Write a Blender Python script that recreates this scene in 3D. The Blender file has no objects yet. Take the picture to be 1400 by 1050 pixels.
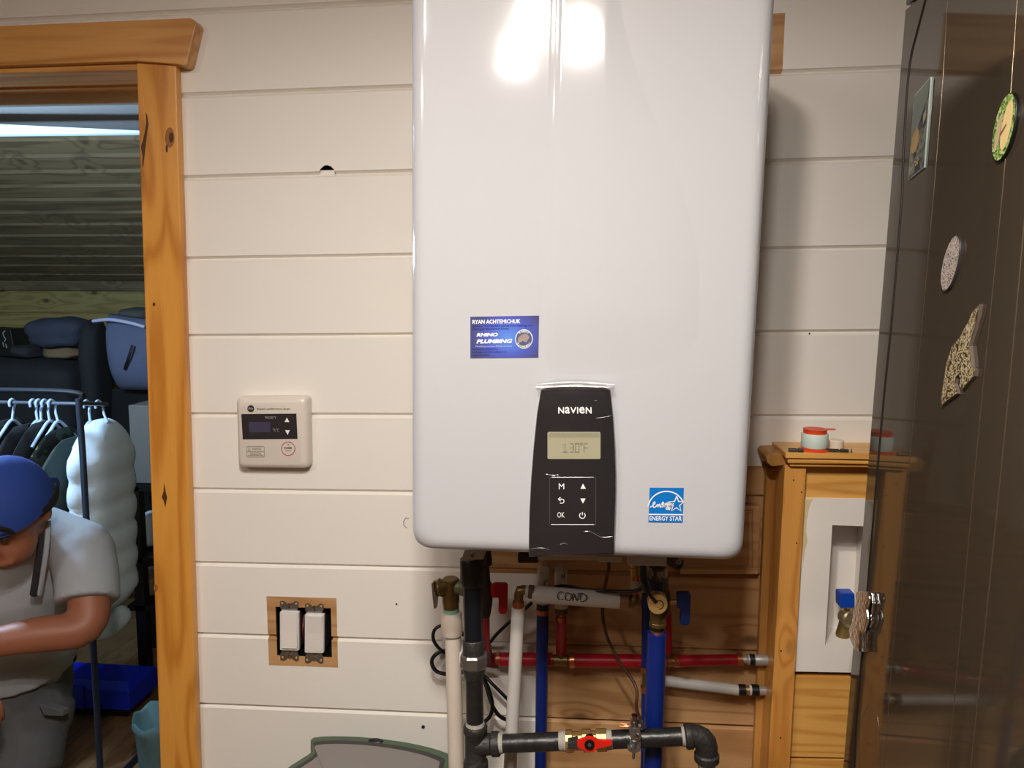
import bpy, bmesh, math, random
from mathutils import Vector, Matrix
random.seed(11)
scene = bpy.context.scene
COL = scene.collection
# ------------------------------------------------------------------ camera
CAMZ = 1.72
CAM = Vector((0, 0, CAMZ))
FPX = 1050.0
YAW, PITCH, ROLL = math.radians(5.436), math.radians(7.015), math.radians(0.286)
fwd = Vector((-math.sin(YAW) * math.cos(PITCH), math.cos(YAW) * math.cos(PITCH), -math.sin(PITCH)))
r0 = Vector((math.cos(YAW), math.sin(YAW), 0)); u0 = r0.cross(fwd)
rgt = math.cos(ROLL) * r0 + math.sin(ROLL) * u0
upv = -math.sin(ROLL) * r0 + math.cos(ROLL) * u0
cd = bpy.data.cameras.new('camera'); cam = bpy.data.objects.new('camera', cd); COL.objects.link(cam)
cd.sensor_width = 36; cd.lens = 36 * FPX / 1400; cd.clip_start = 0.02
cam.matrix_world = Matrix(((rgt.x, upv.x, -fwd.x, 0), (rgt.y, upv.y, -fwd.y, 0), (rgt.z, upv.z, -fwd.z, CAMZ), (0, 0, 0, 1)))
scene.camera = cam
vs = scene.view_settings
vs.view_transform = 'Standard'; vs.look = 'None'; vs.gamma = 1; vs.use_curve_mapping = False
vs.exposure = 0.06
# ------------------------------------------------------------------ world + room lights
w = bpy.data.worlds.new('world'); scene.world = w; w.use_nodes = True
w.node_tree.nodes['Background'].inputs[0].default_value = (0.6, 0.7, 0.8, 1)
w.node_tree.nodes['Background'].inputs[1].default_value = 0.05
CEIL = 2.50

def area_light(name, loc, power, size, col, rot=(0, 0, 0), shape='DISK', size_y=None):
    l = bpy.data.lights.new(name, 'AREA'); l.energy = power; l.shape = shape; l.size = size
    if size_y: l.size_y = size_y
    l.color = col
    o = bpy.data.objects.new(name, l); COL.objects.link(o); o.location = loc; o.rotation_euler = rot
    return o
WARM = (1.0, 0.945, 0.885)
# hanging frosted globes over the camera, an added fill lamp deeper in the room, an added storeroom bulb
LAMPS = [(-0.46, 0.24, 2.32), (-0.185, -0.088, 2.32), (-0.113, 0.20, 2.32), (-0.02, 0.06, 2.32)]
for i, (lx, ly, lz) in enumerate(LAMPS):
    area_light('globe_lamp_light', (lx, ly, lz - 0.042), (1.6, 3.2, 11.0, 9.5)[i], 0.07, WARM)
FILL_LAMP = (-1.25, -0.60)
area_light('fill_lamp_light', (FILL_LAMP[0], FILL_LAMP[1], CEIL - 0.085), 13.0, 0.30, WARM)
FILL_BULB = (-2.0, 1.85, CAMZ + 0.16)
pl = bpy.data.lights.new('storeroom_fill_light', 'POINT'); pl.energy = 120.0; pl.color = (0.47, 0.72, 1.0); pl.shadow_soft_size = 0.05
plo = bpy.data.objects.new('storeroom_fill_light', pl); COL.objects.link(plo); plo.location = FILL_BULB

# ------------------------------------------------------------------ helpers
def ray(x, y):
    return fwd * FPX + rgt * (x - 700) - upv * (y - 525)
def P(x, y, Y):
    d = ray(x, y); return CAM + d * (Y / d.y)
def proj(q):
    d = q - CAM; k = d.dot(fwd)
    return 700 + FPX * d.dot(rgt) / k, 525 - FPX * d.dot(upv) / k
def mpp(p):                      # metres per photo pixel at a point
    return (p - CAM).dot(fwd) / FPX
def lin(c):
    return tuple(((v / 255) / 12.92 if v / 255 <= 0.04045 else ((v / 255 + 0.055) / 1.055) ** 2.4) for v in c)

class G:
    def __init__(s): s.v = []; s.f = []; s.m = []
    def add(s, vs, fs, m=0):
        o = len(s.v); s.v += [Vector(q) for q in vs]
        for f in fs: s.f.append([i + o for i in f]); s.m.append(m)
        return s
    def box(s, x0, x1, y0, y1, z0, z1, m=0):
        return s.add([(x0, y0, z0), (x1, y0, z0), (x1, y1, z0), (x0, y1, z0), (x0, y0, z1), (x1, y0, z1), (x1, y1, z1), (x0, y1, z1)],
                     [(0, 3, 2, 1), (4, 5, 6, 7), (0, 1, 5, 4), (1, 2, 6, 5), (2, 3, 7, 6), (3, 0, 4, 7)], m)
    def prism(s, pts, ext, m=0):
        n = len(pts); ext = Vector(ext)
        return s.add(list(pts) + [q + ext for q in pts],
                     [tuple(range(n)), tuple(reversed(range(n, 2 * n)))] + [(i, n + i, n + (i + 1) % n, (i + 1) % n) for i in range(n)], m)
    def pp(s, poly, Y0, Y1, m=0):            # photo-pixel outline at depth Y0, extruded straight back to Y1
        return s.prism([P(x, y, Y0) for x, y in poly], (0, Y1 - Y0, 0), m)
    def layers(s, rings, cap0=True, cap1=True, m=0):
        n = len(rings[0]); vs = [q for r in rings for q in r]; fs = []
        for k in range(len(rings) - 1):
            for i in range(n):
                a, b = k * n + i, k * n + (i + 1) % n
                fs.append((a, b, b + n, a + n))
        if cap0: fs.append(tuple(reversed(range(n))))
        if cap1: fs.append(tuple(range((len(rings) - 1) * n, len(rings) * n)))
        return s.add(vs, fs, m)
    def tube(s, pts, r, n=14, m=0, ph=0.0):
        pts = [Vector(p) for p in pts]; k = len(pts)
        if not isinstance(r, (list, tuple)): r = [r] * k
        rings = []; ref = None
        for i in range(k):
            t = (pts[min(i + 1, k - 1)] - pts[max(i - 1, 0)])
            if t.length < 1e-9: t = Vector((0, 0, 1))
            t.normalize()
            if ref is None:
                ref = Vector((0, -1, 0)) if abs(t.y) < 0.9 else Vector((1, 0, 0))
            a = (ref - t * ref.dot(t)).normalized(); ref = a; b = t.cross(a)
            rings.append([pts[i] + (a * math.cos(ph + 2 * math.pi * j / n) + b * math.sin(ph + 2 * math.pi * j / n)) * r[i] for j in range(n)])
        return s.layers(rings, m=m)
    def ptube(s, pts, d, n=14, m=0, ph=0.0):   # [(px,py,Y)...] with width d in photo pixels
        w = [P(*p) for p in pts]
        if not isinstance(d, (list, tuple)): d = [d] * len(w)
        return s.tube(w, [dd / 2 * mpp(q) for dd, q in zip(d, w)], n, m, ph)
    def lathe(s, o, axis, prof, n=20, m=0):     # prof: (radius, distance along axis)
        axis = Vector(axis).normalized(); o = Vector(o)
        a = axis.orthogonal().normalized(); b = axis.cross(a)
        return s.layers([[o + axis * t + (a * math.cos(2 * math.pi * j / n) + b * math.sin(2 * math.pi * j / n)) * max(rr, 1e-5) for j in range(n)] for rr, t in prof], m=m)
    def ball(s, c, r, n=16, rows=10, m=0, sc=(1, 1, 1), rot=None):
        rings = []
        for k in range(rows + 1):
            th = math.pi * k / rows; rr = max(math.sin(th), 1e-3)
            ring = []
            for j in range(n):
                q = Vector((rr * math.cos(2 * math.pi * j / n) * r * sc[0], rr * math.sin(2 * math.pi * j / n) * r * sc[1], -math.cos(th) * r * sc[2]))
                if rot: q = rot @ q
                ring.append(Vector(c) + q)
            rings.append(ring)
        return s.layers(rings, m=m)
    def build(s, name, mat, parent=None, smooth=35, bevel=0, seg=2, recalc=True, origin=None):
        me = bpy.data.meshes.new(name)
        root = parent
        while root is not None and root.parent is not None: root = root.parent
        if root is not None: off = root.location.copy()
        elif origin is not None: off = Vector(origin)
        else:
            off = Vector((sum(q.x for q in s.v) / len(s.v), sum(q.y for q in s.v) / len(s.v), min(q.z for q in s.v)))
        me.from_pydata([q - off for q in s.v], [], s.f)
        mats = mat if isinstance(mat, (list, tuple)) else [mat]
        for mm in mats: me.materials.append(mm)
        me.polygons.foreach_set('material_index', s.m)
        if recalc or bevel:
            bm = bmesh.new(); bm.from_mesh(me)
            if bevel:
                bmesh.ops.remove_doubles(bm, verts=bm.verts, dist=1e-6)
            bmesh.ops.recalc_face_normals(bm, faces=bm.faces)
            if bevel:
                es = [e for e in bm.edges if len(e.link_faces) == 2 and e.calc_face_angle(0) > 0.6]
                bmesh.ops.bevel(bm, geom=es, offset=bevel, segments=seg, affect='EDGES', profile=0.5, clamp_overlap=True)
            bm.to_mesh(me); bm.free()
        if smooth:
            me.polygons.foreach_set('use_smooth', [True] * len(me.polygons)); me.set_sharp_from_angle(angle=math.radians(smooth))
        o = bpy.data.objects.new(name, me); COL.objects.link(o)
        if bevel and smooth:
            wn = o.modifiers.new('weighted_normals', 'WEIGHTED_NORMAL'); wn.keep_sharp = True; wn.weight = 100
        if parent is not None: o.parent = parent
        else: o.location = off
        return o

def tag(o, label=None, cat=None, group=None, kind=None):
    if label: o['label'] = label
    if cat: o['category'] = cat
    if group: o['group'] = group
    if kind: o['kind'] = kind
    return o
def thing(name, loc, label, cat, group=None):
    o = bpy.data.objects.new(name, None); COL.objects.link(o); o.location = loc; o.empty_display_size = 0.05
    return tag(o, label, cat, group)
def catmull(pts, k=6):
    pts = [Vector(p) for p in pts]; out = []
    for i in range(len(pts) - 1):
        a, b, c, d = pts[max(i - 1, 0)], pts[i], pts[i + 1], pts[min(i + 2, len(pts) - 1)]
        for j in range(k):
            t = j / k
            out.append(0.5 * ((2 * b) + (c - a) * t + (2 * a - 5 * b + 4 * c - d) * t * t + (3 * b - a - 3 * c + d) * t ** 3))
    out.append(pts[-1]); return out
def cord(name, px, d, mat, label=None, cat=None, parent=None, group=None, n=8, k=6):
    w = [P(*p) for p in px]; rr = d / 2 * mpp(w[0])
    o = G().tube(catmull(w, k), rr, n).build(name, mat, parent, smooth=60)
    return tag(o, label, cat, group)
def rquad(c, r, n=6):              # rounded polygon from corner Vectors (r one radius or a list)
    out = []; k = len(c)
    for i in range(k):
        a, b, d = c[i - 1], c[i], c[(i + 1) % k]; rr = r[i] if isinstance(r, (list, tuple)) else r
        u = (a - b).normalized(); v = (d - b).normalized()
        p0 = b + u * rr; p1 = b + v * rr
        for j in range(n + 1):
            t = j / n; out.append((1 - t) ** 2 * p0 + 2 * t * (1 - t) * b + t * t * p1)
    return out
def rr_px(x0, y0, x1, y1, r, n=5):
    return [(q.x, q.y) for q in rquad([Vector((x0, y0, 0)), Vector((x1, y0, 0)), Vector((x1, y1, 0)), Vector((x0, y1, 0))], r, n)]
def circ_px(cx, cy, r, n=24, ry=None):
    return [(cx + r * math.cos(2 * math.pi * i / n), cy + (ry or r) * math.sin(2 * math.pi * i / n)) for i in range(n)]
def inpoly(x, y, poly):
    c = False; n = len(poly)
    for i in range(n):
        (x1, y1), (x2, y2) = poly[i], poly[i - 1]
        if (y1 > y) != (y2 > y) and x < (x2 - x1) * (y - y1) / (y2 - y1) + x1: c = not c
    return c
def px_quad(x0, y0, x1, y1, Y):
    return [P(x0, y0, Y), P(x1, y0, Y), P(x1, y1, Y), P(x0, y1, Y)]
def quad_map(q):
    return lambda u, v: (q[0] * (1 - u) + q[1] * u) * (1 - v) + (q[3] * (1 - u) + q[2] * u) * v
def text(body, mp, mat, parent, bold=0.0, shear=0.0, name='lettering'):
    """flat lettering stretched over a surface map mp(u, v) (u right, v down)"""
    cu = bpy.data.curves.new('t', 'FONT'); cu.body = body; cu.offset = bold; cu.shear = shear; cu.resolution_u = 3
    o = bpy.data.objects.new('t', cu); me = o.to_mesh()
    vs_ = [v.co.copy() for v in me.vertices]; fs = [tuple(p.vertices) for p in me.polygons]
    o.to_mesh_clear(); bpy.data.objects.remove(o); bpy.data.curves.remove(cu)
    x0 = min(v.x for v in vs_); x1 = max(v.x for v in vs_); y0 = min(v.y for v in vs_); y1 = max(v.y for v in vs_)
    g = G().add([mp((v.x - x0) / (x1 - x0), (y1 - v.y) / max(y1 - y0, 1e-6)) for v in vs_], fs)
    return g.build(name, mat, parent, smooth=0, recalc=False)
def strokes(lines, wid, mp, mat, parent, name='print', asp=1.0):
    """ribbons of constant width drawn in a (u, v) square"""
    g = G()
    for L in lines:
        n = len(L); vs_ = []
        for i in range(n):
            a = L[max(i - 1, 0)]; b = L[min(i + 1, n - 1)]
            dx, dy = (b[0] - a[0]) * asp, b[1] - a[1]; l = math.hypot(dx, dy) or 1
            nx, ny = -dy / l * wid / 2 / asp, dx / l * wid / 2
            vs_ += [mp(L[i][0] + nx, L[i][1] + ny), mp(L[i][0] - nx, L[i][1] - ny)]
        g.add(vs_, [(2 * i, 2 * i + 1, 2 * i + 3, 2 * i + 2) for i in range(n - 1)])
    return g.build(name, mat, parent, smooth=0, recalc=False)
def patch(poly, mp, mat, parent, name='print'):
    return G().add([mp(*q) for q in poly], [tuple(range(len(poly)))]).build(name, mat, parent, smooth=0, recalc=False)

# ------------------------------------------------------------------ materials
def mat(name, c, rough=0.5, metal=0.0, var=0.05, scale=25, bump=0.0, coat=0.0, spec=0.5, emit=None, stretch=None, bscale=None):
    m = bpy.data.materials.new(name); m.use_nodes = True; nt = m.node_tree; b = nt.nodes['Principled BSDF']
    c = lin(c)
    tc = nt.nodes.new('ShaderNodeTexCoord'); mp = nt.nodes.new('ShaderNodeMapping'); nt.links.new(tc.outputs['Object'], mp.inputs[0])
    if stretch: mp.inputs['Scale'].default_value = stretch
    no = nt.nodes.new('ShaderNodeTexNoise'); no.inputs['Scale'].default_value = scale; no.inputs['Detail'].default_value = 4
    nt.links.new(mp.outputs[0], no.inputs['Vector'])
    mx = nt.nodes.new('ShaderNodeMix'); mx.data_type = 'RGBA'
    mx.inputs[6].default_value = (*[v * (1 - var) for v in c], 1); mx.inputs[7].default_value = (*[min(1, v * (1 + var)) for v in c], 1)
    nt.links.new(no.outputs['Fac'], mx.inputs[0]); nt.links.new(mx.outputs[2], b.inputs['Base Color'])
    b.inputs['Roughness'].default_value = rough; b.inputs['Metallic'].default_value = metal
    b.inputs['Coat Weight'].default_value = coat; b.inputs['Coat Roughness'].default_value = 0.04; b.inputs['Specular IOR Level'].default_value = spec
    if bump:
        bn = nt.nodes.new('ShaderNodeBump'); bn.inputs['Strength'].default_value = bump; bn.inputs['Distance'].default_value = 0.004
        n2 = no
        if bscale:
            n2 = nt.nodes.new('ShaderNodeTexNoise'); n2.inputs['Scale'].default_value = bscale; nt.links.new(mp.outputs[0], n2.inputs['Vector'])
        nt.links.new(n2.outputs['Fac'], bn.inputs['Height']); nt.links.new(bn.outputs[0], b.inputs['Normal'])
    if emit:
        b.inputs['Emission Color'].default_value = (*lin(emit[0]), 1); b.inputs['Emission Strength'].default_value = emit[1]
    return m
def pine(name, light, dark, axis='X', rough=0.45, rings=26, knots=0.5, knot=(70, 38, 14), kscale=7.0, coat=0.0):
    """softwood: stretched growth rings, fine grain and scattered knots"""
    m = bpy.data.materials.new(name); m.use_nodes = True; nt = m.node_tree; b = nt.nodes['Principled BSDF']; N = nt.nodes.new; L = nt.links.new
    tc = N('ShaderNodeTexCoord'); mp = N('ShaderNodeMapping'); L(tc.outputs['Object'], mp.inputs[0])
    mp.inputs['Scale'].default_value = {'X': (0.07, 1, 1), 'Z': (1, 1, 0.07), 'Y': (1, 0.07, 1)}[axis]
    sx_ = N('ShaderNodeSeparateXYZ'); L(tc.outputs['Object'], sx_.inputs[0]); cb = N('ShaderNodeCombineXYZ')
    L(sx_.outputs['X'], cb.inputs[0]); L(sx_.outputs['Y' if axis == 'Y' else 'Z'], cb.inputs[1])
    mp2 = N('ShaderNodeMapping'); L(cb.outputs[0], mp2.inputs[0]); mp2.inputs['Scale'].default_value = (0.55, 1, 1) if axis == 'X' else (1, 0.5, 1)
    vo = N('ShaderNodeTexVoronoi'); vo.voronoi_dimensions = '2D'; vo.inputs['Scale'].default_value = kscale; L(mp2.outputs[0], vo.inputs['Vector'])
    kr = N('ShaderNodeMapRange'); kr.inputs[1].default_value = 0.03; kr.inputs[2].default_value = 0.085; kr.inputs[3].default_value = knots; kr.inputs[4].default_value = 0; L(vo.outputs['Distance'], kr.inputs[0])
    kb = N('ShaderNodeMapRange'); kb.inputs[1].default_value = 0.0; kb.inputs[2].default_value = 0.32; kb.inputs[3].default_value = 0.22 if knots > 0.25 else 0.0; kb.inputs[4].default_value = 0; kb.interpolation_type = 'SMOOTHSTEP'; L(vo.outputs['Distance'], kb.inputs[0])
    n1 = N('ShaderNodeTexNoise'); n1.inputs['Scale'].default_value = 13; n1.inputs['Detail'].default_value = 2; L(mp.outputs[0], n1.inputs[0])
    nk = N('ShaderNodeMath'); nk.operation = 'ADD'; L(n1.outputs['Fac'], nk.inputs[0]); L(kb.outputs[0], nk.inputs[1])
    mul = N('ShaderNodeMath'); mul.operation = 'MULTIPLY'; mul.inputs[1].default_value = rings * 2.0; L(nk.outputs[0], mul.inputs[0])
    sn = N('ShaderNodeMath'); sn.operation = 'SINE'; L(mul.outputs[0], sn.inputs[0])
    ad = N('ShaderNodeMath'); ad.operation = 'MULTIPLY_ADD'; ad.inputs[1].default_value = 0.5; ad.inputs[2].default_value = 0.5; L(sn.outputs[0], ad.inputs[0])
    pw = N('ShaderNodeMath'); pw.operation = 'POWER'; pw.inputs[1].default_value = 2.6; L(ad.outputs[0], pw.inputs[0])
    fine = N('ShaderNodeTexNoise'); fine.inputs['Scale'].default_value = 320; fine.inputs['Detail'].default_value = 2; L(mp.outputs[0], fine.inputs[0])
    sm = N('ShaderNodeMath'); sm.operation = 'MULTIPLY_ADD'; sm.inputs[1].default_value = 0.55; L(fine.outputs['Fac'], sm.inputs[0]); L(pw.outputs[0], sm.inputs[2])
    mx = N('ShaderNodeMix'); mx.data_type = 'RGBA'; mx.inputs[6].default_value = (*lin(light), 1); mx.inputs[7].default_value = (*lin(dark), 1)
    cl = N('ShaderNodeMath'); cl.operation = 'MULTIPLY'; cl.inputs[1].default_value = 0.60; cl.use_clamp = True; L(sm.outputs[0], cl.inputs[0]); L(cl.outputs[0], mx.inputs[0])
    mk = N('ShaderNodeMix'); mk.data_type = 'RGBA'; mk.inputs[7].default_value = (*lin(knot), 1); L(kr.outputs[0], mk.inputs[0]); L(mx.outputs[2], mk.inputs[6])
    L(mk.outputs[2], b.inputs['Base Color']); b.inputs['Roughness'].default_value = rough
    b.inputs['Coat Weight'].default_value = coat; b.inputs['Coat Roughness'].default_value = 0.2
    bn = N('ShaderNodeBump'); bn.inputs['Strength'].default_value = 0.12; bn.inputs['Distance'].default_value = 0.002; L(sm.outputs[0], bn.inputs['Height']); L(bn.outputs[0], b.inputs['Normal'])
    return m
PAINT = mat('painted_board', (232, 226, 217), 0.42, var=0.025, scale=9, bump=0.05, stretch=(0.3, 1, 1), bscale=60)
BARE = pine('bare_pine', (196, 154, 106), (160, 112, 66), 'X', 0.55, 22, 0.7)
BAREL = pine('bare_pine_warm', (222, 168, 96), (196, 134, 66), 'X', 0.5, 30, 0.3)
CASE = pine('varnished_pine', (222, 158, 70), (182, 110, 34), 'Z', 0.35, 20, 0.45, (84, 46, 16), 2.6, 0.25)
CASEH = pine('varnished_pine_head', (216, 160, 90), (176, 114, 52), 'X', 0.35, 20, 0.55, (84, 46, 16), 5.0, 0.25)
CHASE = pine('clear_pine_post', (216, 154, 78), (186, 118, 48), 'Z', 0.4, 22, 0.35, (60, 30, 10), 9.0, 0.15)
CHASEH = pine('clear_pine_rail', (226, 172, 92), (198, 134, 58), 'X', 0.4, 34, 0.2, (70, 38, 14), 6.0, 0.15)
DARKWOOD = pine('dark_stained_board', (128, 108, 78), (88, 72, 52), 'X', 0.6, 18, 0.35, (30, 24, 18))
FARPINE = pine('storeroom_pine', (170, 148, 92), (132, 110, 62), 'X', 0.55, 20, 0.8, (50, 34, 16), 5.0)
CABIN = pine('cabin_wall_pine', (132, 96, 60), (100, 70, 42), 'X', 0.5, 20, 0.5)
WHITE = mat('white_trim', (214, 210, 206), 0.4, var=0.03)
CEILM = mat('ceiling_white', (214, 208, 200), 0.7, var=0.03)
CEIL2 = mat('storeroom_ceiling_paint', (150, 146, 144), 0.8, var=0.03)
FLOORM = pine('floor_board', (136, 104, 72), (104, 74, 48), 'Y', 0.4, 20, 0.3)
BLACK = mat('black_plastic', (16, 16, 17), 0.4, var=0.1)
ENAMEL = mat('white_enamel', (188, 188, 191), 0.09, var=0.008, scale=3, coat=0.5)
PANELB = mat('gloss_black_panel', (40, 38, 40), 0.16, var=0.06, scale=6, coat=0.7, bump=0.05, bscale=9)
LCD = mat('lcd_glass', (160, 156, 130), 0.3, var=0.03)
LCDTOP = mat('lcd_band', (140, 138, 116), 0.3, var=0.03)
LCDINK = mat('lcd_segment', (128, 125, 104), 0.4, var=0.02)
INKW = mat('white_print', (236, 234, 230), 0.4, var=0.01)
INKG = mat('grey_print', (150, 146, 140), 0.5, var=0.02)
INKK = mat('dark_print', (44, 40, 40), 0.5, var=0.05)
INKNAVY = mat('navy_print', (24, 36, 118), 0.4, var=0.05)
INKRED = mat('red_print', (196, 84, 74), 0.5, var=0.05)
BLUESTK = mat('blue_sticker', (14, 112, 190), 0.25, var=0.03)
IRON = mat('black_iron', (56, 55, 54), 0.36, 0.6, 0.35, 70, 0.3)
IRONC = mat('cast_iron', (60, 57, 55), 0.5, 0.5, 0.25, 160, 0.4)
TAPE = mat('thread_tape', (168, 162, 152), 0.6, var=0.45, scale=500, bump=0.4)
ZINC = mat('zinc_steel', (164, 164, 162), 0.3, 0.9, 0.2, 140, 0.2)
CHROME = mat('polished_chrome', (205, 204, 202), 0.12, 1.0, 0.12, 120, 0.35, bscale=180)
BRASS = mat('brass', (190, 156, 100), 0.42, 0.8, 0.15, 120, 0.1)
BRASSY = mat('bright_brass_cap', (238, 200, 128), 0.42, 0.6, 0.05, 60)
BRASSD = mat('aged_brass', (132, 110, 66), 0.42, 0.8, 0.2, 90, 0.15)
COPPER = mat('copper_ring', (206, 134, 92), 0.3, 0.9, 0.15, 90, 0.1)
PVC = mat('cream_pvc', (214, 200, 184), 0.45, var=0.06, scale=40)
PEXW = mat('white_pex', (198, 193, 186), 0.35, var=0.04, scale=30)
PEXB = mat('blue_pex', (12, 36, 110), 0.35, var=0.1, scale=20)
PEXR = mat('red_pex', (176, 18, 34), 0.35, var=0.1, scale=20)
REDH = mat('red_handle', (190, 20, 36), 0.35, var=0.06)
REDHB = mat('bright_red_handle', (222, 36, 24), 0.3, var=0.04)
BLUEH = mat('blue_handle', (12, 32, 84), 0.4, var=0.06)
BLUEV = mat('blue_valve_knob', (20, 72, 178), 0.35, var=0.06)
CABLE = mat('black_cable', (14, 14, 15), 0.35, var=0.1)
CABLEBR = mat('brown_cable', (74, 44, 26), 0.5, var=0.1)
TEAL = mat('teal_sealant', (150, 190, 174), 0.5, var=0.1)
GREENP = mat('green_plastic', (74, 94, 72), 0.4, var=0.05, bump=0.05, bscale=300)
SMOKE = mat('smoked_window', (122, 116, 112), 0.12, var=0.05, scale=4, coat=0.4)
DGREY = mat('dark_grey_plastic', (52, 50, 50), 0.4, var=0.06)
LGREY = mat('light_grey_plastic', (176, 172, 168), 0.4, var=0.04)
CREAM = mat('controller_plastic', (214, 204, 192), 0.35, var=0.02)
FRIDGE = mat('dark_gloss_steel', (66, 57, 46), 0.06, var=0.04, scale=4, spec=1.0)
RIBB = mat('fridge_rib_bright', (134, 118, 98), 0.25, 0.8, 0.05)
RIBD = mat('fridge_groove', (16, 13, 11), 0.5, var=0.05)
# ================================================================== SETTING
WY = 1.30                      # face of the boarded wall
SH = 0.01723                   # the boards run about one degree off level
XL, XR, YB = -2.05, 1.36, -1.75
def struct(o, label, cat='room'):
    return tag(o, label, cat, kind='structure')
g = G().box(XL - 2.2, XR + 0.05, YB - 0.05, 4.6, -0.06, 0.0)
struct(g.build('floor', FLOORM, smooth=0), 'brown wooden floor of the utility room and storeroom', 'floor')
g = G().box(XL, XR, YB, WY + 0.02, CEIL, CEIL + 0.05)
struct(g.build('ceiling', CABIN, smooth=0), 'pine boarded ceiling of the utility room', 'ceiling')
struct(G().box(XL - 0.1, XL, YB, WY + 0.12, 0, CEIL).build('wall_left', CABIN, smooth=0), 'pine boarded side wall beside the doorway', 'wall')
struct(G().box(XR, XR + 0.1, YB, WY + 0.12, 0, CEIL).build('wall_right', CABIN, smooth=0), 'pine boarded side wall behind the dark refrigerator', 'wall')
struct(G().box(XL, XR, YB - 0.1, YB, 0, CEIL).build('wall_back', CABIN, smooth=0), 'pine boarded wall opposite the water heater', 'wall')
# door opening
def extend(p0, p1, z):         # line through two points carried on to height z
    t = (z - p0.z) / (p1.z - p0.z); return p0 + (p1 - p0) * t
DOORX = -0.752; DOORL = -1.62; HEADZ = CAMZ + 0.392
RECESS = [(1138, 718), (1215, 718), (1212, 883), (1128, 883)]       # outlet box niche
BH = [(P(374, 862, WY).x, P(456, 862, WY).x, P(415, 900, WY).z, P(415, 826, WY).z), (P(1126, 800, 1.24).x - 0.004, 0.480, P(1140, 886, 1.24).z - 0.012, P(1140, 716, 1.24).z + 0.008)]
g = G()
gx = sorted({XL, DOORL, DOORX, XR} | {v for h_ in BH for v in h_[:2]}); gz = sorted({0.0, HEADZ, CEIL} | {v for h_ in BH for v in h_[2:]})
for i_ in range(len(gx) - 1):
    for k_ in range(len(gz) - 1):
        xm, zm_ = (gx[i_] + gx[i_ + 1]) / 2, (gz[k_] + gz[k_ + 1]) / 2
        if DOORL < xm < DOORX and zm_ < HEADZ: continue
        if any(h_[0] < xm < h_[1] and h_[2] < zm_ < h_[3] for h_ in BH): continue
        g.box(gx[i_], gx[i_ + 1], WY + 0.019, WY + 0.12, gz[k_], gz[k_ + 1])
WALL = struct(g.build('wall_front', BARE, smooth=0, origin=(0, 0, 0)), 'horizontal tongue and groove board wall painted off white behind the water heater', 'wall')
# boards -----------------------------------------------------------
ZJ = [0.4722, 0.3373, 0.2003, 0.0616, -0.0738, -0.2142, -0.3520, -0.4904, -0.6278, -0.7671]
ZJ = [0.4722 + 0.1378 * k for k in (3, 2, 1)] + ZJ
while ZJ[-1] > -1.70: ZJ.append(ZJ[-1] - 0.1378)
BAREPOLY = [[(365, 815), (461, 819), (461, 913), (367, 909)],
            [(664, 640), (664, 782.5), (741, 782.5), (747, 1400), (1120, 1400), (1120, 632), (1050, 626), (1038, 636), (1020, 638), (1000, 560)],
            [(720, 18), (1073.5, 18), (1071, 93), (1068, 128), (1057, 131), (720, 131)]]
HOLE = [[(377, 829), (453, 832), (453, 898), (379, 896)], circ_px(447, 236.5, 10.5, 32)]
NICHE = BH[1]
def wz(X, zl): return CAMZ + zl + SH * X
def col_x(px, py):
    return P(px, py, WY).x
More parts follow.
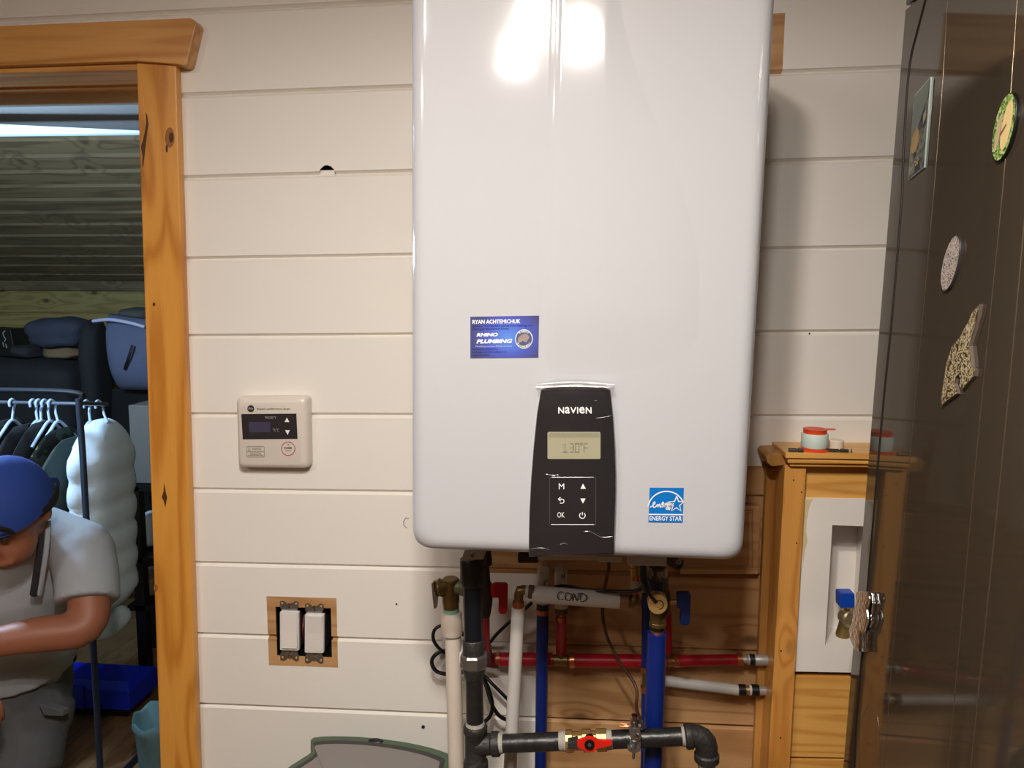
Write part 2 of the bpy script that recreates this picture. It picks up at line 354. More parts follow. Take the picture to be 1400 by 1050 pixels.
for k in range(len(ZJ) - 1):
    zt, zb = ZJ[k], ZJ[k + 1]
    if wz(0, zt) > CEIL + 0.1: continue
    zm = (zt + zb) / 2
    pym = proj(Vector((0, WY, wz(0, zm))))[1]
    left = DOORX if zt < 0.40 else XL
    xs = {left, XR}
    zs = set()
    if zt > 0.40 > zb: xs |= {DOORX}; zs.add(0.385)
    for xx in (664, 741, 747, 1118):
        if 640 < pym < 1500: xs.add(col_x(xx, pym))
    if 10 < pym < 140:
        xs |= {col_x(720.5, pym), col_x(1072, pym), col_x(1066, pym)}
        for yy in (18, 93, 128, 131): zs.add(P(1065, yy, WY).z - CAMZ - SH * P(1065, yy, WY).x)
    if 560 < pym < 690:
        for i in range(12): xs.add(col_x(1000 + i * 6, 630))
        for i in range(14): zs.add(P(1035, 560 + i * 7, WY).z - CAMZ - SH * P(1035, 560 + i * 7, WY).x)
    if zt + CAMZ > NICHE[2] and zb + CAMZ < NICHE[3] + 0.02:
        xs |= {NICHE[0], NICHE[1]}; zs |= {NICHE[2] - CAMZ - SH * 0.42, NICHE[3] - CAMZ - SH * 0.42}
    if 770 < pym < 965:
        for xx in (366, 461, 377.8, 453): xs.add(col_x(xx, 862))
        for yy in (816.5, 911, 830.5, 897): zs.add(P(412, yy, WY).z - CAMZ - SH * P(412, yy, WY).x)
    if 130 < pym < 236:
        for i in range(22): xs.add(col_x(436.5 + i, 232))
        for i in range(14): zs.add(P(447, 225 + i, WY).z - CAMZ - SH * P(447, 225 + i, WY).x)
    xs = sorted(xs); BV, BD = 0.0050, 0.0075
    rows = [(zt, BD), (zt - BV, 0)] + [(z, 0) for z in sorted(zs, reverse=True) if zb + BV + 1e-4 < z < zt - BV - 1e-4] + [(zb + BV, 0), (zb, BD)]
    g = G()
    vs_ = []; nx = len(xs)
    for z, d in rows:
        for x in xs: vs_.append(Vector((x, WY + d, max(0.0, min(CEIL, wz(x, z))))))
    fs = []; ms = []
    for r_ in range(len(rows) - 1):
        for c in range(nx - 1):
            x = (xs[c] + xs[c + 1]) / 2; z = (rows[r_][0] + rows[r_ + 1][0]) / 2
            if zt > 0.40 > zb and x < DOORX and z < 0.385: continue
            q = proj(Vector((x, WY, wz(x, z))))
            if inpoly(*q, HOLE[0]) or (130 < pym < 236 and inpoly(*q, HOLE[1])): continue
            if NICHE[0] < x < NICHE[1] and NICHE[2] < wz(x, z) < NICHE[3]: continue
            bare = any(inpoly(*q, b) for b in BAREPOLY)
            a = r_ * nx + c
            g.add([], []); g.f.append([a, a + nx, a + nx + 1, a + 1]); g.m.append(1 if bare else 0)
    g.v = vs_
    # edges of the board
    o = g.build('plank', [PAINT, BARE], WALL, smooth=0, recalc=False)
# tongue of the lower board showing in the round hole
tg = G().pp([(436, 233), (458, 232.5), (458, 240), (436, 240)], WY + 0.006, WY + 0.012)
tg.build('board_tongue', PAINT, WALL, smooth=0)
# dark disc behind the hole, the hole's shade put into its colour
G().pp(circ_px(447, 236.5, 12, 20), WY + 0.0175, WY + 0.0188).build('hole_shade_disc', mat('hole_shade', (34, 26, 20), 0.9), WALL, smooth=0)
# screw and plug marks in the boards
def dotm(x, y, r, m, name='screw_hole', Y=WY):
    return G().pp(circ_px(x, y, r, 10), Y - 0.0012, Y + 0.001).build(name, m, WALL, smooth=0)
dotm(578.5, 994, 2.6, ZINC, 'screw_head'); dotm(578.5, 994, 1.2, INKK)
dotm(542, 826, 1.2, INKK); dotm(1107, 456, 1.2, INKK)
strokes([[(559, 709), (555, 708), (552, 712), (552, 718), (556, 722)]], 1.3, lambda u, v: P(u, v, WY - 0.0008), INKG, WALL, 'scratch')

# ---- door casing
def casing(name, l0, l1, r0_, r1_, Yf, label):
    a, b = P(*l0, Yf), P(*l1, Yf); c, d = P(*r0_, Yf), P(*r1_, Yf)
    g = G().prism([a, c, extend(c, d, 0), extend(a, b, 0)], (0, WY - Yf, 0))
    o = g.build(name, CASE, smooth=30, bevel=0.003)
    return struct(o, label, 'trim')
casing('trim_1', (186, 83), (219, 1050), (240, 83), (270, 1050), 1.281, 'knotty varnished pine upright casing of the doorway')
KNOT = mat('knot', (74, 42, 18), 0.5, var=0.4, scale=150); KN2 = mat('knot_halo', (150, 94, 40), 0.45, var=0.2, scale=120)
T1 = bpy.data.objects['trim_1']; KP_ = lambda u, v: P(u, v, 1.2806)
patch(circ_px(232, 188, 6.5, 18, 14), KP_, KN2, T1, 'knot_halo'); patch(circ_px(234, 188, 3.2, 14, 7), lambda u, v: P(u, v, 1.2803), KNOT, T1, 'knot')
patch([(199, 153), (201.5, 158), (203, 170), (201, 182), (199.5, 196), (198, 210), (196, 226), (194.5, 228), (195, 214), (192.5, 200), (195.5, 192), (198.5, 178), (200, 166)], KP_, KNOT, T1, 'bark_streak')
patch([(224.5, 660), (226.5, 672), (228.5, 680), (226, 694), (223.5, 684), (221, 680), (223.5, 672)], KP_, KNOT, T1, 'knot')
patch(circ_px(210.5, 416, 2, 10, 2.6), KP_, KNOT, T1, 'knot'); patch(circ_px(213, 804, 3, 10, 5), KP_, KN2, T1, 'knot'); patch(circ_px(228, 203, 1.6, 8, 6), KP_, KNOT, T1, 'knot')
hl = P(0, 34, 1.272); hb = P(0, 89, 1.272)
head = [Vector((-1.80, 1.272, extend(Vector((hl.x, 0, hl.z)), P(260, 24.4, 1.272), 0).z if False else hl.z - 0.01)),
        P(259, 24, 1.272), P(264, 26, 1.272), P(268, 33, 1.272), P(257, 80, 1.272), P(255, 88, 1.272), P(251, 90, 1.272), P(240, 87.5, 1.272), P(186, 83.5, 1.272), P(100, 86.5, 1.272),
        Vector((-1.80, 1.272, hb.z - 0.01))]
struct(G().prism(head, (0, WY - 1.272, 0)).build('trim_2', CASEH, smooth=30, bevel=0.004), 'varnished pine head casing with clipped corner above the doorway', 'trim')
zj_ = P(100, 98.5, 1.286).z
XO = P(212, 500, 1.30).x      # opening edge
g = G().box(DOORL, DOORX + 0.01, 1.284, 1.425, zj_, HEADZ + 0.02)
struct(g.build('trim_3', CASEH, smooth=0, bevel=0.002), 'pine head jamb spanning the top of the doorway', 'trim')
zs_ = P(100, 121, 1.375).z
struct(G().box(DOORL, DOORX + 0.01, 1.375, 1.410, zs_, zj_ + 0.002).build('trim_4', CASEH, smooth=0, bevel=0.002), 'narrow pine door stop under the head jamb', 'trim')
zw_ = P(100, 142.5, 1.424).z
struct(G().box(DOORL - 0.2, DOORX + 0.12, 1.421, 1.440, zw_, zw_ + 0.09).build('trim_5', WHITE, smooth=0, bevel=0.003), 'white head casing on the storeroom side of the doorway', 'trim')
# right jamb board (faces the opening) and left side of the frame, out of the picture
jx = P(203, 500, 1.281).x
struct(G().prism([P(192, 83, 1.284), P(230, 83, 1.284), extend(P(230, 83, 1.284), P(262, 1050, 1.284), 0), extend(P(192, 83, 1.284), P(225, 1050, 1.284), 0)], (0, 0.14, 0)).build('trim_6', CASE, smooth=0, bevel=0.002), 'pine side jamb inside the doorway', 'trim')
struct(G().box(DOORL - 0.03, DOORL + 0.03, 1.281, 1.425, 0, HEADZ).build('trim_7', CASE, smooth=0, bevel=0.002), 'pine side jamb at the far side of the doorway', 'trim')

# ---- storeroom shell
X2L, X2R, Y2 = -4.1, 0.4, 4.25
ZFLAT = CAMZ + 0.60
YFL = 2.98
g = G().box(X2L, X2R, 1.42, YFL, ZFLAT, ZFLAT + 0.05)
struct(g.build('ceiling_storeroom', CEIL2, smooth=0), 'flat grey ceiling strip of the storeroom behind the doorway', 'ceiling')
ZLOW = P(100, 383, Y2).z
base = G().add([(X2L, YFL, ZFLAT + 0.02), (X2R, YFL, ZFLAT + 0.02), (X2R, Y2 + 0.05, ZLOW + 0.02), (X2L, Y2 + 0.05, ZLOW + 0.02)], [(0, 1, 2, 3)])
SLOPE = struct(base.build('ceiling_sloped', DARKWOOD, smooth=0, recalc=False, origin=(0, 0, 0)), 'sloping dark stained board ceiling of the storeroom', 'ceiling')
NB = 12
sv = Vector((0, Y2 - YFL, ZLOW - ZFLAT)); sn_ = Vector((0, -(ZFLAT - ZLOW), -(Y2 - YFL))).normalized()
for i in range(NB):
    t0, t1 = i / NB, (i + 1) / NB
    a = Vector((X2L, YFL, ZFLAT)) + sv * t0; b = Vector((X2L, YFL, ZFLAT)) + sv * (t1 - 0.010)
    c = Vector((X2R - X2L, 0, 0)); e = sv.normalized() * 0.006
    lo = sn_ * 0.018
    rings = [[a, a + e + lo, b - e + lo, b], [a + c, a + c + e + lo, b + c - e + lo, b + c]]
    G().layers(rings).build('ceiling_board', DARKWOOD, SLOPE, smooth=0)
struct(G().box(X2L, X2R, Y2, Y2 + 0.1, 0, ZLOW + 0.10).build('wall_far', FARPINE, smooth=0, origin=(0, 0, 0)), 'knotty pine far wall of the storeroom', 'wall')
WF = bpy.data.objects['wall_far']
zz = ZLOW - 0.06
G().box(X2L, X2R, Y2 - 0.035, Y2, zz, ZLOW - 0.005).build('wall_batten', DARKWOOD, WF, smooth=0, bevel=0.003)
while zz > 0.02:
    G().box(X2L, X2R, Y2 - 0.014, Y2, max(0, zz - 0.13), zz - 0.004).build('plank', FARPINE, WF, smooth=0, bevel=0.003); zz -= 0.134
struct(G().box(X2L - 0.1, X2L, 1.42, Y2 + 0.1, 0, 2.6).build('wall_storeroom_left', FARPINE, smooth=0), 'pine side wall of the storeroom', 'wall')
struct(G().box(X2R, X2R + 0.1, 1.42, Y2 + 0.1, 0, 2.6).build('wall_storeroom_right', FARPINE, smooth=0), 'pine end wall of the storeroom behind the board wall', 'wall')

# ================================================================== LAMPS
fx = thing('hanging_globe_light', (-0.2, 0.12, CEIL), 'ceiling light with four hanging frosted globes over the room', 'light')
G().lathe((-0.2, 0.12, CEIL), (0, 0, -1), [(0, 0), (0.34, 0), (0.34, 0.015), (0.32, 0.02), (0, 0.02)], 32).build('canopy', WHITE, fx)
GLOBE = mat('lit_globe', (255, 240, 220), 0.4, emit=((255, 240, 224), 52.0))
for lx, ly, lz in LAMPS:
    G().tube([(lx, ly, CEIL - 0.01), (lx, ly, lz + 0.05)], 0.006, 8).build('stem', ZINC, fx)
    G().lathe((lx, ly, lz + 0.028), (0, 0, 1), [(0.020, 0), (0.020, 0.02), (0.008, 0.028)], 16).build('socket', ZINC, fx)
    G().ball((lx, ly, lz), 0.036, 24, 14).build('globe', GLOBE, fx, smooth=80)
fl_ = thing('fill_ceiling_light', (FILL_LAMP[0], FILL_LAMP[1], CEIL), 'added round fill light, unseen, on the ceiling near the side wall', 'light')  # unseen ceiling lamp, added to fill the lower walls
G().lathe((FILL_LAMP[0], FILL_LAMP[1], CEIL), (0, 0, -1), [(0, 0), (0.17, 0), (0.17, 0.02), (0.16, 0.025)], 32).build('rim', WHITE, fl_)
G().lathe((FILL_LAMP[0], FILL_LAMP[1], CEIL), (0, 0, -1), [(0.16, 0.02), (0.15, 0.045), (0.10, 0.065), (0, 0.072)], 32).build('added_glow', mat('fill_lamp_glow', (255, 240, 220), 0.4, emit=((255, 236, 214), 3.0)), fl_, smooth=60)
bl = thing('fill_bulb', FILL_BULB, 'added unseen cool white bulb brightening the storeroom', 'light')  # out-of-view bulb put in to brighten the storeroom boards
G().ball((FILL_BULB[0], FILL_BULB[1], FILL_BULB[2]), 0.03, 16, 10).build('globe', mat('lit_fill_bulb', (230, 240, 255), 0.4, emit=((200, 225, 255), 10.0)), bl, smooth=80)
G().tube([(FILL_BULB[0], FILL_BULB[1], FILL_BULB[2] + 0.028), (FILL_BULB[0], FILL_BULB[1], ZFLAT)], 0.006, 8).build('flex', BLACK, bl)
lt = thing('lit_ceiling_strip', P(60, 180, 2.5), 'long glowing strip standing in for a lit patch of storeroom ceiling', 'light')  # no lamp here: the ceiling's bluish lit wedge is built as a glow
G().prism([P(-260, 158, 2.50), P(192, 178.7, 2.50), P(192, 182, 2.50), P(-260, 187, 2.50)], (0, 0.03, 0)).build('added_glow', mat('lit_ceiling_glow', (190, 215, 225), 0.4, emit=((160, 200, 218), 0.5)), lt, smooth=0)
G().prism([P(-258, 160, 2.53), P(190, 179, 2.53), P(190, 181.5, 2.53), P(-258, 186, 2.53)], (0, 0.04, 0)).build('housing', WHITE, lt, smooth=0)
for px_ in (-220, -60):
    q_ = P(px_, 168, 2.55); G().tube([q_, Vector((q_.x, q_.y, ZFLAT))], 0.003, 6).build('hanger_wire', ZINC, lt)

# ================================================================== WATER HEATER
HF = 0.955
HO = P(790, 763, 1.12); HO.z = P(790, 760, 0.97).z
H = thing('water_heater', HO, 'large white wall mounted tankless water heater with black control panel', 'water heater')
c4 = [P(564, -45, 0.972), P(1060.6, -45, 0.972), P(1014, 765, 0.972), P(564.5, 748.5, 0.972)]
out = rquad(c4, [0.03, 0.03, 0.026, 0.03], 8)
cx = sum(q.x for q in c4) / 4; cz = sum(q.z for q in c4) / 4; hw = 0.215; hh = 0.365
def inset(d, Y): return [Vector((cx + (q.x - cx) * (1 - d / hw), Y, cz + (q.z - cz) * (1 - d / hh))) for q in out]
prof = [(0.030, HF), (0.0195, HF)]
for i in range(1, 8):
    a = i / 7 * math.pi / 2
    prof.append((0.0195 * (1 - math.sin(a)), HF + 0.0175 * (1 - math.cos(a))))
prof += [(0, 1.0), (0, 1.10), (0, 1.296)]
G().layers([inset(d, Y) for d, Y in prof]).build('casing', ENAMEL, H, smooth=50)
# raised centre channel running down to the control panel
g = G(); rows = []
for k in range(41):
    v = k / 40; y = -30 + v * 580
    xl = 757 - 13 * max(0, y) / 520; xr = 842 - 0.5 * v
    fade = 1.0
    ht = 0.0034; sq = min(1.0, max(0.0, (y + 30) / 420.0)); wr = sq * sq * (3 - 2 * sq) * 110
    row = []
    for (u, h) in [(xl - 9, -0.0006), (xl - 2, 0.0004), (xl + 4, ht * 0.5), (xl + 9, ht * 0.92), (xl + 13, ht), (xl + 16, ht), (xr - 16, ht), (xr - 13, ht), (xr - 9, ht * 0.95), (xr - 4 + wr * 0.5, ht * 0.5), (xr + 2 + wr, 0.0004), (xr + 9 + wr, -0.0006)]:
        fd_ = 1.0 - min(1.0, max(0.0, (y - 430) / 100.0))
        q = P(u, y, HF); row.append(Vector((q.x, HF - (h * fd_ - 0.0008 * (1 - fd_)), q.z)))
    rows.append(row)
n = 12
g.add([q for r_ in rows for q in r_], [(r_ * n + i, (r_ + 1) * n + i, (r_ + 1) * n + i + 1, r_ * n + i + 1) for r_ in range(40) for i in range(n - 1)])
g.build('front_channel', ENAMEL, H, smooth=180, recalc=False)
# control panel
left = [(739.5, 533), (734, 566), (729.5, 610), (726, 655), (723.6, 700), (723, 730), (723, 761)]
right = [(839.3, 758.5), (840.5, 720), (842, 680), (842.2, 650), (841, 612), (838.5, 570), (834.5, 533)]
top = [(826, 528), (806, 525.4), (786, 524.6), (764, 525.6), (747, 528.4)]
pan = list(reversed(top)); pan = left[::-1][-1:] and (left[::-1] + pan + right[::-1])
def inset_px(poly, d):
    cx_ = sum(p[0] for p in poly) / len(poly); cy_ = sum(p[1] for p in poly) / len(poly)
    return [(cx_ + (x - cx_) * (1 - d / 58), cy_ + (y - cy_) * (1 - d / 116)) for x, y in poly]
PY = 0.944
rings = [[P(x, y, HF + 0.002) for x, y in pan], [P(x, y, PY + 0.003) for x, y in pan], [P(x, y, PY + 0.0008) for x, y in inset_px(pan, 1.2)], [P(x, y, PY) for x, y in inset_px(pan, 3.0)]]
CP = G().layers([rings[3], rings[2], rings[1], rings[0]]).build('control_panel', PANELB, H, smooth=40)
# lip of protective film curling over the panel's top edge
fl = G()
N_ = 26; vs_ = []
for i in range(N_ + 1):
    u = i / N_; x = 733 + u * 107
    e = 0.5 * math.sin(u * 23) + 0.6 * math.sin(u * 9)
    ytop = 524.0 - 5.0 * math.sin(u * math.pi) ** 0.6 + e * 0.4
    vs_ += [P(x, ytop, HF - 0.003), P(x, 528 - 2.5 * math.sin(u * math.pi) + e * 0.5, PY - 0.007), P(x, 533.5 + e * 0.3, PY - 0.0015)]
fl.add(vs_, [(3 * i + j, 3 * i + 3 + j, 3 * i + 4 + j, 3 * i + 1 + j) for i in range(N_) for j in range(2)])
FILM = bpy.data.materials.new('clear_film'); FILM.use_nodes = True
nt = FILM.node_tree; nt.nodes.remove(nt.nodes['Principled BSDF'])
tr = nt.nodes.new('ShaderNodeBsdfTransparent'); gl = nt.nodes.new('ShaderNodeBsdfGlossy'); gl.inputs['Roughness'].default_value = 0.12
mxs = nt.nodes.new('ShaderNodeMixShader'); mxs.inputs[0].default_value = 0.30
nz = nt.nodes.new('ShaderNodeTexNoise'); nz.inputs['Scale'].default_value = 60; bn = nt.nodes.new('ShaderNodeBump'); bn.inputs['Strength'].default_value = 0.3; bn.inputs['Distance'].default_value = 0.004
nt.links.new(nz.outputs['Fac'], bn.inputs['Height']); nt.links.new(bn.outputs[0], gl.inputs['Normal'])
nt.links.new(tr.outputs[0], mxs.inputs[1]); nt.links.new(gl.outputs[0], mxs.inputs[2]); nt.links.new(mxs.outputs[0], nt.nodes['Material Output'].inputs[0])
fl.build('protective_film', FILM, H, smooth=180, recalc=False)
# wrinkles of the film standing proud of the panel
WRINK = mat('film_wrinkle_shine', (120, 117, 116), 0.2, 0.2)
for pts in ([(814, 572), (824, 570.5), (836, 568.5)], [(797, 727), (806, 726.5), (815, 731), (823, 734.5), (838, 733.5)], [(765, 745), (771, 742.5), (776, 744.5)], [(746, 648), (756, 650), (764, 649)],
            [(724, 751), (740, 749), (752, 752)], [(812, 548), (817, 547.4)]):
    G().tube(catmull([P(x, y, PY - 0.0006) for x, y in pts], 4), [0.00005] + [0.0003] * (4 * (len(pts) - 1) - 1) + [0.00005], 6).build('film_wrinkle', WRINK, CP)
F1 = PY - 0.0004
G().pp(rr_px(748.6, 590.5, 821, 627.6, 2.2), F1 - 0.0004, PY + 0.001).build('display', LCD, H, smooth=0)
patch([(0, 0), (1, 0), (1, 1), (0, 1)], quad_map(px_quad(750.5, 592, 819.5, 598, F1 - 0.0006)), LCDTOP, H, 'display_band')
# 130°F in segment style
mpL = lambda u, v: P(u, v, F1 - 0.0008)
seg = []
def seg7(x, y, w_, h_, which):
    S = {'a': [(0, 0), (1, 0)], 'b': [(1, 0), (1, .5)], 'c': [(1, .5), (1, 1)], 'd': [(0, 1), (1, 1)], 'e': [(0, .5), (0, 1)], 'f': [(0, 0), (0, .5)], 'g': [(0, .5), (1, .5)]}
    for ch in which: seg.append([(x + a * w_ - 0.08 * 0, y + b * h_) for a, b in S[ch]])
seg += [[(769.5, 608.5), (772.5, 606.5), (772.5, 618)], [(769, 618), (776, 618)]]
seg7(779, 606.5, 5, 11.5, 'abcdg'); seg7(786.5, 606.5, 5, 11.5, 'abcdef'); seg7(793.5, 605.8, 2.6, 5, 'abfg'); seg7(798.5, 606.5, 5, 11.5, 'aefg')
strokes(seg, 1.2, mpL, LCDINK, H, 'display_digits')
for ch, xa, xb in (('N', 763.2, 771.2), ('a', 772.4, 779.2), ('V', 779.6, 788.2), ('I', 789.0, 790.6), ('e', 792.0, 799.4), ('N', 800.8, 808.8)):
    text(ch, quad_map(px_quad(xa, 556.6 if ch not in 'ae' else 556.2, xb, 565.4, F1 - 0.0003)), INKW, H, 0.02, name='maker_lettering')
bq = rr_px(751.5, 652.5, 814.5, 717.5, 3)
G().tube([P(x, y, PY - 0.0003) for x, y in bq + bq[:1]], 0.00035, 6).build('button_frame', mat('frame_edge', (100, 96, 94), 0.25, 0.3), H)
KP = G().pp(rr_px(753, 654, 813, 716, 3), PY - 0.0007, PY + 0.001).build('button_pad', PANELB, H, smooth=0)
kq = lambda *a: quad_map(px_quad(*a, PY - 0.0012))
text('M', kq(764, 661, 771.4, 669), INKW, KP); text('OK', kq(762, 700.3, 771.8, 707.5), INKW, KP)
KM = lambda u, v: P(u, v, PY - 0.0012)
patch([(793.6, 668.2), (797, 661.2), (801, 668.2)], KM, INKW, KP, 'arrow_symbol'); patch([(793.4, 681.6), (800.6, 681.6), (797, 688.4)], KM, INKW, KP, 'arrow_symbol')
strokes([[(766.5, 679.8), (763, 682.4), (766.5, 685)], [(763, 682.4), (769, 682.4), (771, 684), (771, 686.4), (769, 687.9), (765.5, 687.9)]], 1.2, KM, INKW, KP, 'back_symbol')
strokes([[(796.2 + 3.9 * math.sin(a), 704.8 - 3.9 * math.cos(a)) for a in [0.6 + i * (2 * math.pi - 1.2) / 14 for i in range(15)]], [(796.2, 700), (796.2, 704.5)]], 1.1, KM, INKW, KP, 'power_symbol')
# bottom plate, brackets, screws
g = G().pp([(735, 757), (850, 760), (850, 767), (735, 765.5)], 1.02, 1.06); g.build('bottom_bracket', LGREY, H, smooth=0, bevel=0.001)
g = G().pp([(817, 760), (851, 761), (850, 769), (818, 768.5)], 1.015, 1.03); g.build('bracket_tab', LGREY, H, smooth=0, bevel=0.001)
G().pp([(857, 760), (912, 760), (911.5, 775), (858.5, 773.5)], 1.03, 1.12).build('drain_cover', LGREY, H, smooth=0, bevel=0.002)
G().pp(rr_px(707.5, 756, 736, 770.5, 3), 1.04, 1.07).build('drain_knob', BLACK, H, bevel=0.002)
G().pp([(634, 755), (661, 755), (661, 765), (631, 765)], 1.03, 1.075).build('pipe_bracket', LGREY, H, smooth=0, bevel=0.001)
for x, y in ((645.5, 760), (928, 768.5)):
    sc = G().pp(circ_px(x, y, 3.6, 14), 1.026, 1.05).build('screw', ZINC, H, bevel=0.0005)
    strokes([[(x - 2, y), (x + 2, y)], [(x, y - 2), (x, y + 2)]], 1.1, lambda u, v: P(u, v, 1.0255), INKK, sc, 'screw_slot')
G().pp([(914, 758), (926, 758), (926, 775), (914, 775)], 1.05, 1.10).build('flange_clip', DGREY, H, smooth=0, bevel=0.001)

# business card stuck on the front
cq = [P(643, 433, HF - 0.0009), P(737, 431.5, HF - 0.0009), P(736, 488.6, HF - 0.0009), P(643, 489.5, HF - 0.0009)]
CARDM = bpy.data.materials.new('card_print'); CARDM.use_nodes = True; nt = CARDM.node_tree; b = nt.nodes['Principled BSDF']
tc = nt.nodes.new('ShaderNodeTexCoord'); mpn = nt.nodes.new('ShaderNodeMapping'); nt.links.new(tc.outputs['Object'], mpn.inputs[0])
mpn.inputs['Scale'].default_value = (22, 1, 26); mpn.inputs['Location'].default_value = (-0.1, 0, -0.65)
ln = nt.nodes.new('ShaderNodeVectorMath'); ln.operation = 'LENGTH'; nt.links.new(mpn.outputs[0], ln.inputs[0])
cr = nt.nodes.new('ShaderNodeValToRGB'); nt.links.new(ln.outputs['Value'], cr.inputs[0])
cr.color_ramp.elements[0].color = (*lin((92, 140, 222)), 1); cr.color_ramp.elements[1].color = (*lin((70, 72, 120)), 1); cr.color_ramp.elements[1].position = 1.0
e_ = cr.color_ramp.elements.new(0.55); e_.color = (*lin((78, 92, 184)), 1)
nt.links.new(cr.outputs[0], b.inputs['Base Color']); b.inputs['Roughness'].default_value = 0.3
CB = (cq[2] + cq[3]) / 2
CT = thing('business_card', CB, 'blue printed plumbing business card stuck on the white heater front', 'card')
G().prism(cq, (0, 0.0007, 0)).build('card', CARDM, CT, smooth=0)
cm = quad_map([q + Vector((0, -0.0004, 0)) for q in cq])
def ctext(s, x0, y0, x1, y1, m, bold=0, shear=0):       # in zoomed-crop pixels of the card
    f = lambda u, v: cm((x0 + (x1 - x0) * u - 50) / 1310, (y0 + (y1 - y0) * v - 40) / 785)
    text(s, f, m, CT, bold, shear)
ctext('RYAN ACHTEMICHUK', 92, 100, 1010, 178, INKW, 0.03)
ctext('Romans 10:17 So faith comes from hearing, and', 92, 202, 1235, 245, INKNAVY, 0.01)
ctext('hearing by the word of Christ', 92, 255, 785, 300, INKNAVY, 0.01)
ctext('RHINO', 168, 350, 582, 420, INKW, 0.05, 0.25); ctext('PLUMBING', 168, 472, 860, 548, INKW, 0.05, 0.25)
ctext('Plumbing and gas fitting services', 150, 588, 855, 625, mat('pale_print', (190, 200, 236), 0.4), 0.0, 0.2)
ctext('RHINOPLUMBING.CA', 92, 645, 585, 675, INKNAVY); ctext('RYAN@RHINOPLUMBING.CA', 92, 700, 760, 732, INKNAVY); ctext('306 270 0072', 100, 756, 410, 788, INKNAVY)
def cuv(x, y): return ((x - 50) / 1310, (y - 40) / 785)
cc = [(1080 + 166 * math.cos(a * math.pi / 16), 475 + 182 * math.sin(a * math.pi / 16)) for a in range(32)]
patch([cuv(*q) for q in cc], cm, INKW, CT, 'emblem_ring')
cm2 = quad_map([q + Vector((0, -0.0007, 0)) for q in cq]); cm3 = quad_map([q + Vector((0, -0.0010, 0)) for q in cq])
patch([cuv(1080 + (x - 1080) * 0.92, 475 + (y - 475) * 0.92) for x, y in cc], cm2, mat('emblem_ground', (76, 84, 118), 0.4), CT, 'emblem_disc')
patch([cuv(*q) for q in [(960, 520), (975, 450), (1030, 395), (1100, 372), (1160, 400), (1185, 450), (1150, 500), (1130, 540), (1090, 530), (1060, 500), (1030, 535), (985, 540)]], cm3, mat('emblem_shape', (150, 132, 128), 0.5, var=0.3, scale=400), CT, 'emblem_shape')
for word, cyc, sgn in (('RHINO', 135, 1), ('PLUMBING', 135, -1)):
    for i, ch in enumerate(word):
        a = (i - (len(word) - 1) / 2) * (0.30 if sgn > 0 else 0.27)
        px, py = 1080 + sgn * 0 + 132 * math.sin(a), 475 - sgn * 142 * math.cos(a)
        f = lambda u, v: cm3(*cuv(px + (u - .5) * 26, py + (v - .5) * 34))
        text(ch, f, INKW, CT, 0.02)
# energy sticker
eq = [P(888.2, 666.8, HF - 0.0007), P(935, 667, HF - 0.0007), P(933.2, 714.5, HF - 0.0007), P(886.5, 714, HF - 0.0007)]
ET = thing('energy_sticker', (eq[2] + eq[3]) / 2, 'square blue energy rating sticker with star on the heater front', 'sticker')
G().prism(eq, (0, 0.0005, 0)).build('sticker', BLUESTK, ET, smooth=0)
em = quad_map([q + Vector((0, -0.0004, 0)) for q in eq])
strokes([[(0.5 - 0.53 * math.cos(a), 0.60 - 0.50 * math.sin(a)) for a in [0.12 + i * (math.pi - 0.50) / 24 for i in range(25)]]], 0.035, em, INKW, ET, 'arc')
patch([(0, 0.752), (1, 0.752), (1, 0.785), (0, 0.785)], em, INKW, ET, 'bar')
text('ENERGY STAR', lambda u, v: em(0.03 + 0.94 * u, 0.815 + 0.13 * v), INKW, ET, 0.012)
sx, sy = 0.80, 0.47
star = []
for i in range(11):
    a = -math.pi / 2 + i * math.pi / 5; r_ = 0.235 if i % 2 == 0 else 0.10
    star.append((sx + r_ * math.cos(a), sy + r_ * math.sin(a)))
strokes([star], 0.03, em, INKW, ET, 'star')
scr = [(0.03, 0.56), (0.10, 0.52), (0.17, 0.45), (0.16, 0.40), (0.12, 0.46), (0.13, 0.56), (0.19, 0.55), (0.25, 0.48), (0.255, 0.56), (0.30, 0.47), (0.325, 0.49), (0.325, 0.56), (0.37, 0.52),
       (0.42, 0.44), (0.40, 0.41), (0.375, 0.47), (0.385, 0.545), (0.43, 0.52), (0.455, 0.45), (0.46, 0.54), (0.50, 0.44), (0.54, 0.46)]
scr2 = [(0.585, 0.44), (0.55, 0.42), (0.525, 0.48), (0.54, 0.53), (0.58, 0.44), (0.57, 0.56), (0.53, 0.62), (0.50, 0.58), (0.56, 0.53), (0.61, 0.45), (0.615, 0.53), (0.655, 0.44), (0.63, 0.57), (0.59, 0.63), (0.575, 0.59), (0.64, 0.54), (0.72, 0.44)]
def smooth2(L): return [(q.x, q.y) for q in catmull([Vector((a, b_, 0)) for a, b_ in L], 4)]
strokes([smooth2(scr), smooth2(scr2)], 0.028, em, INKW, ET, 'script_lettering')

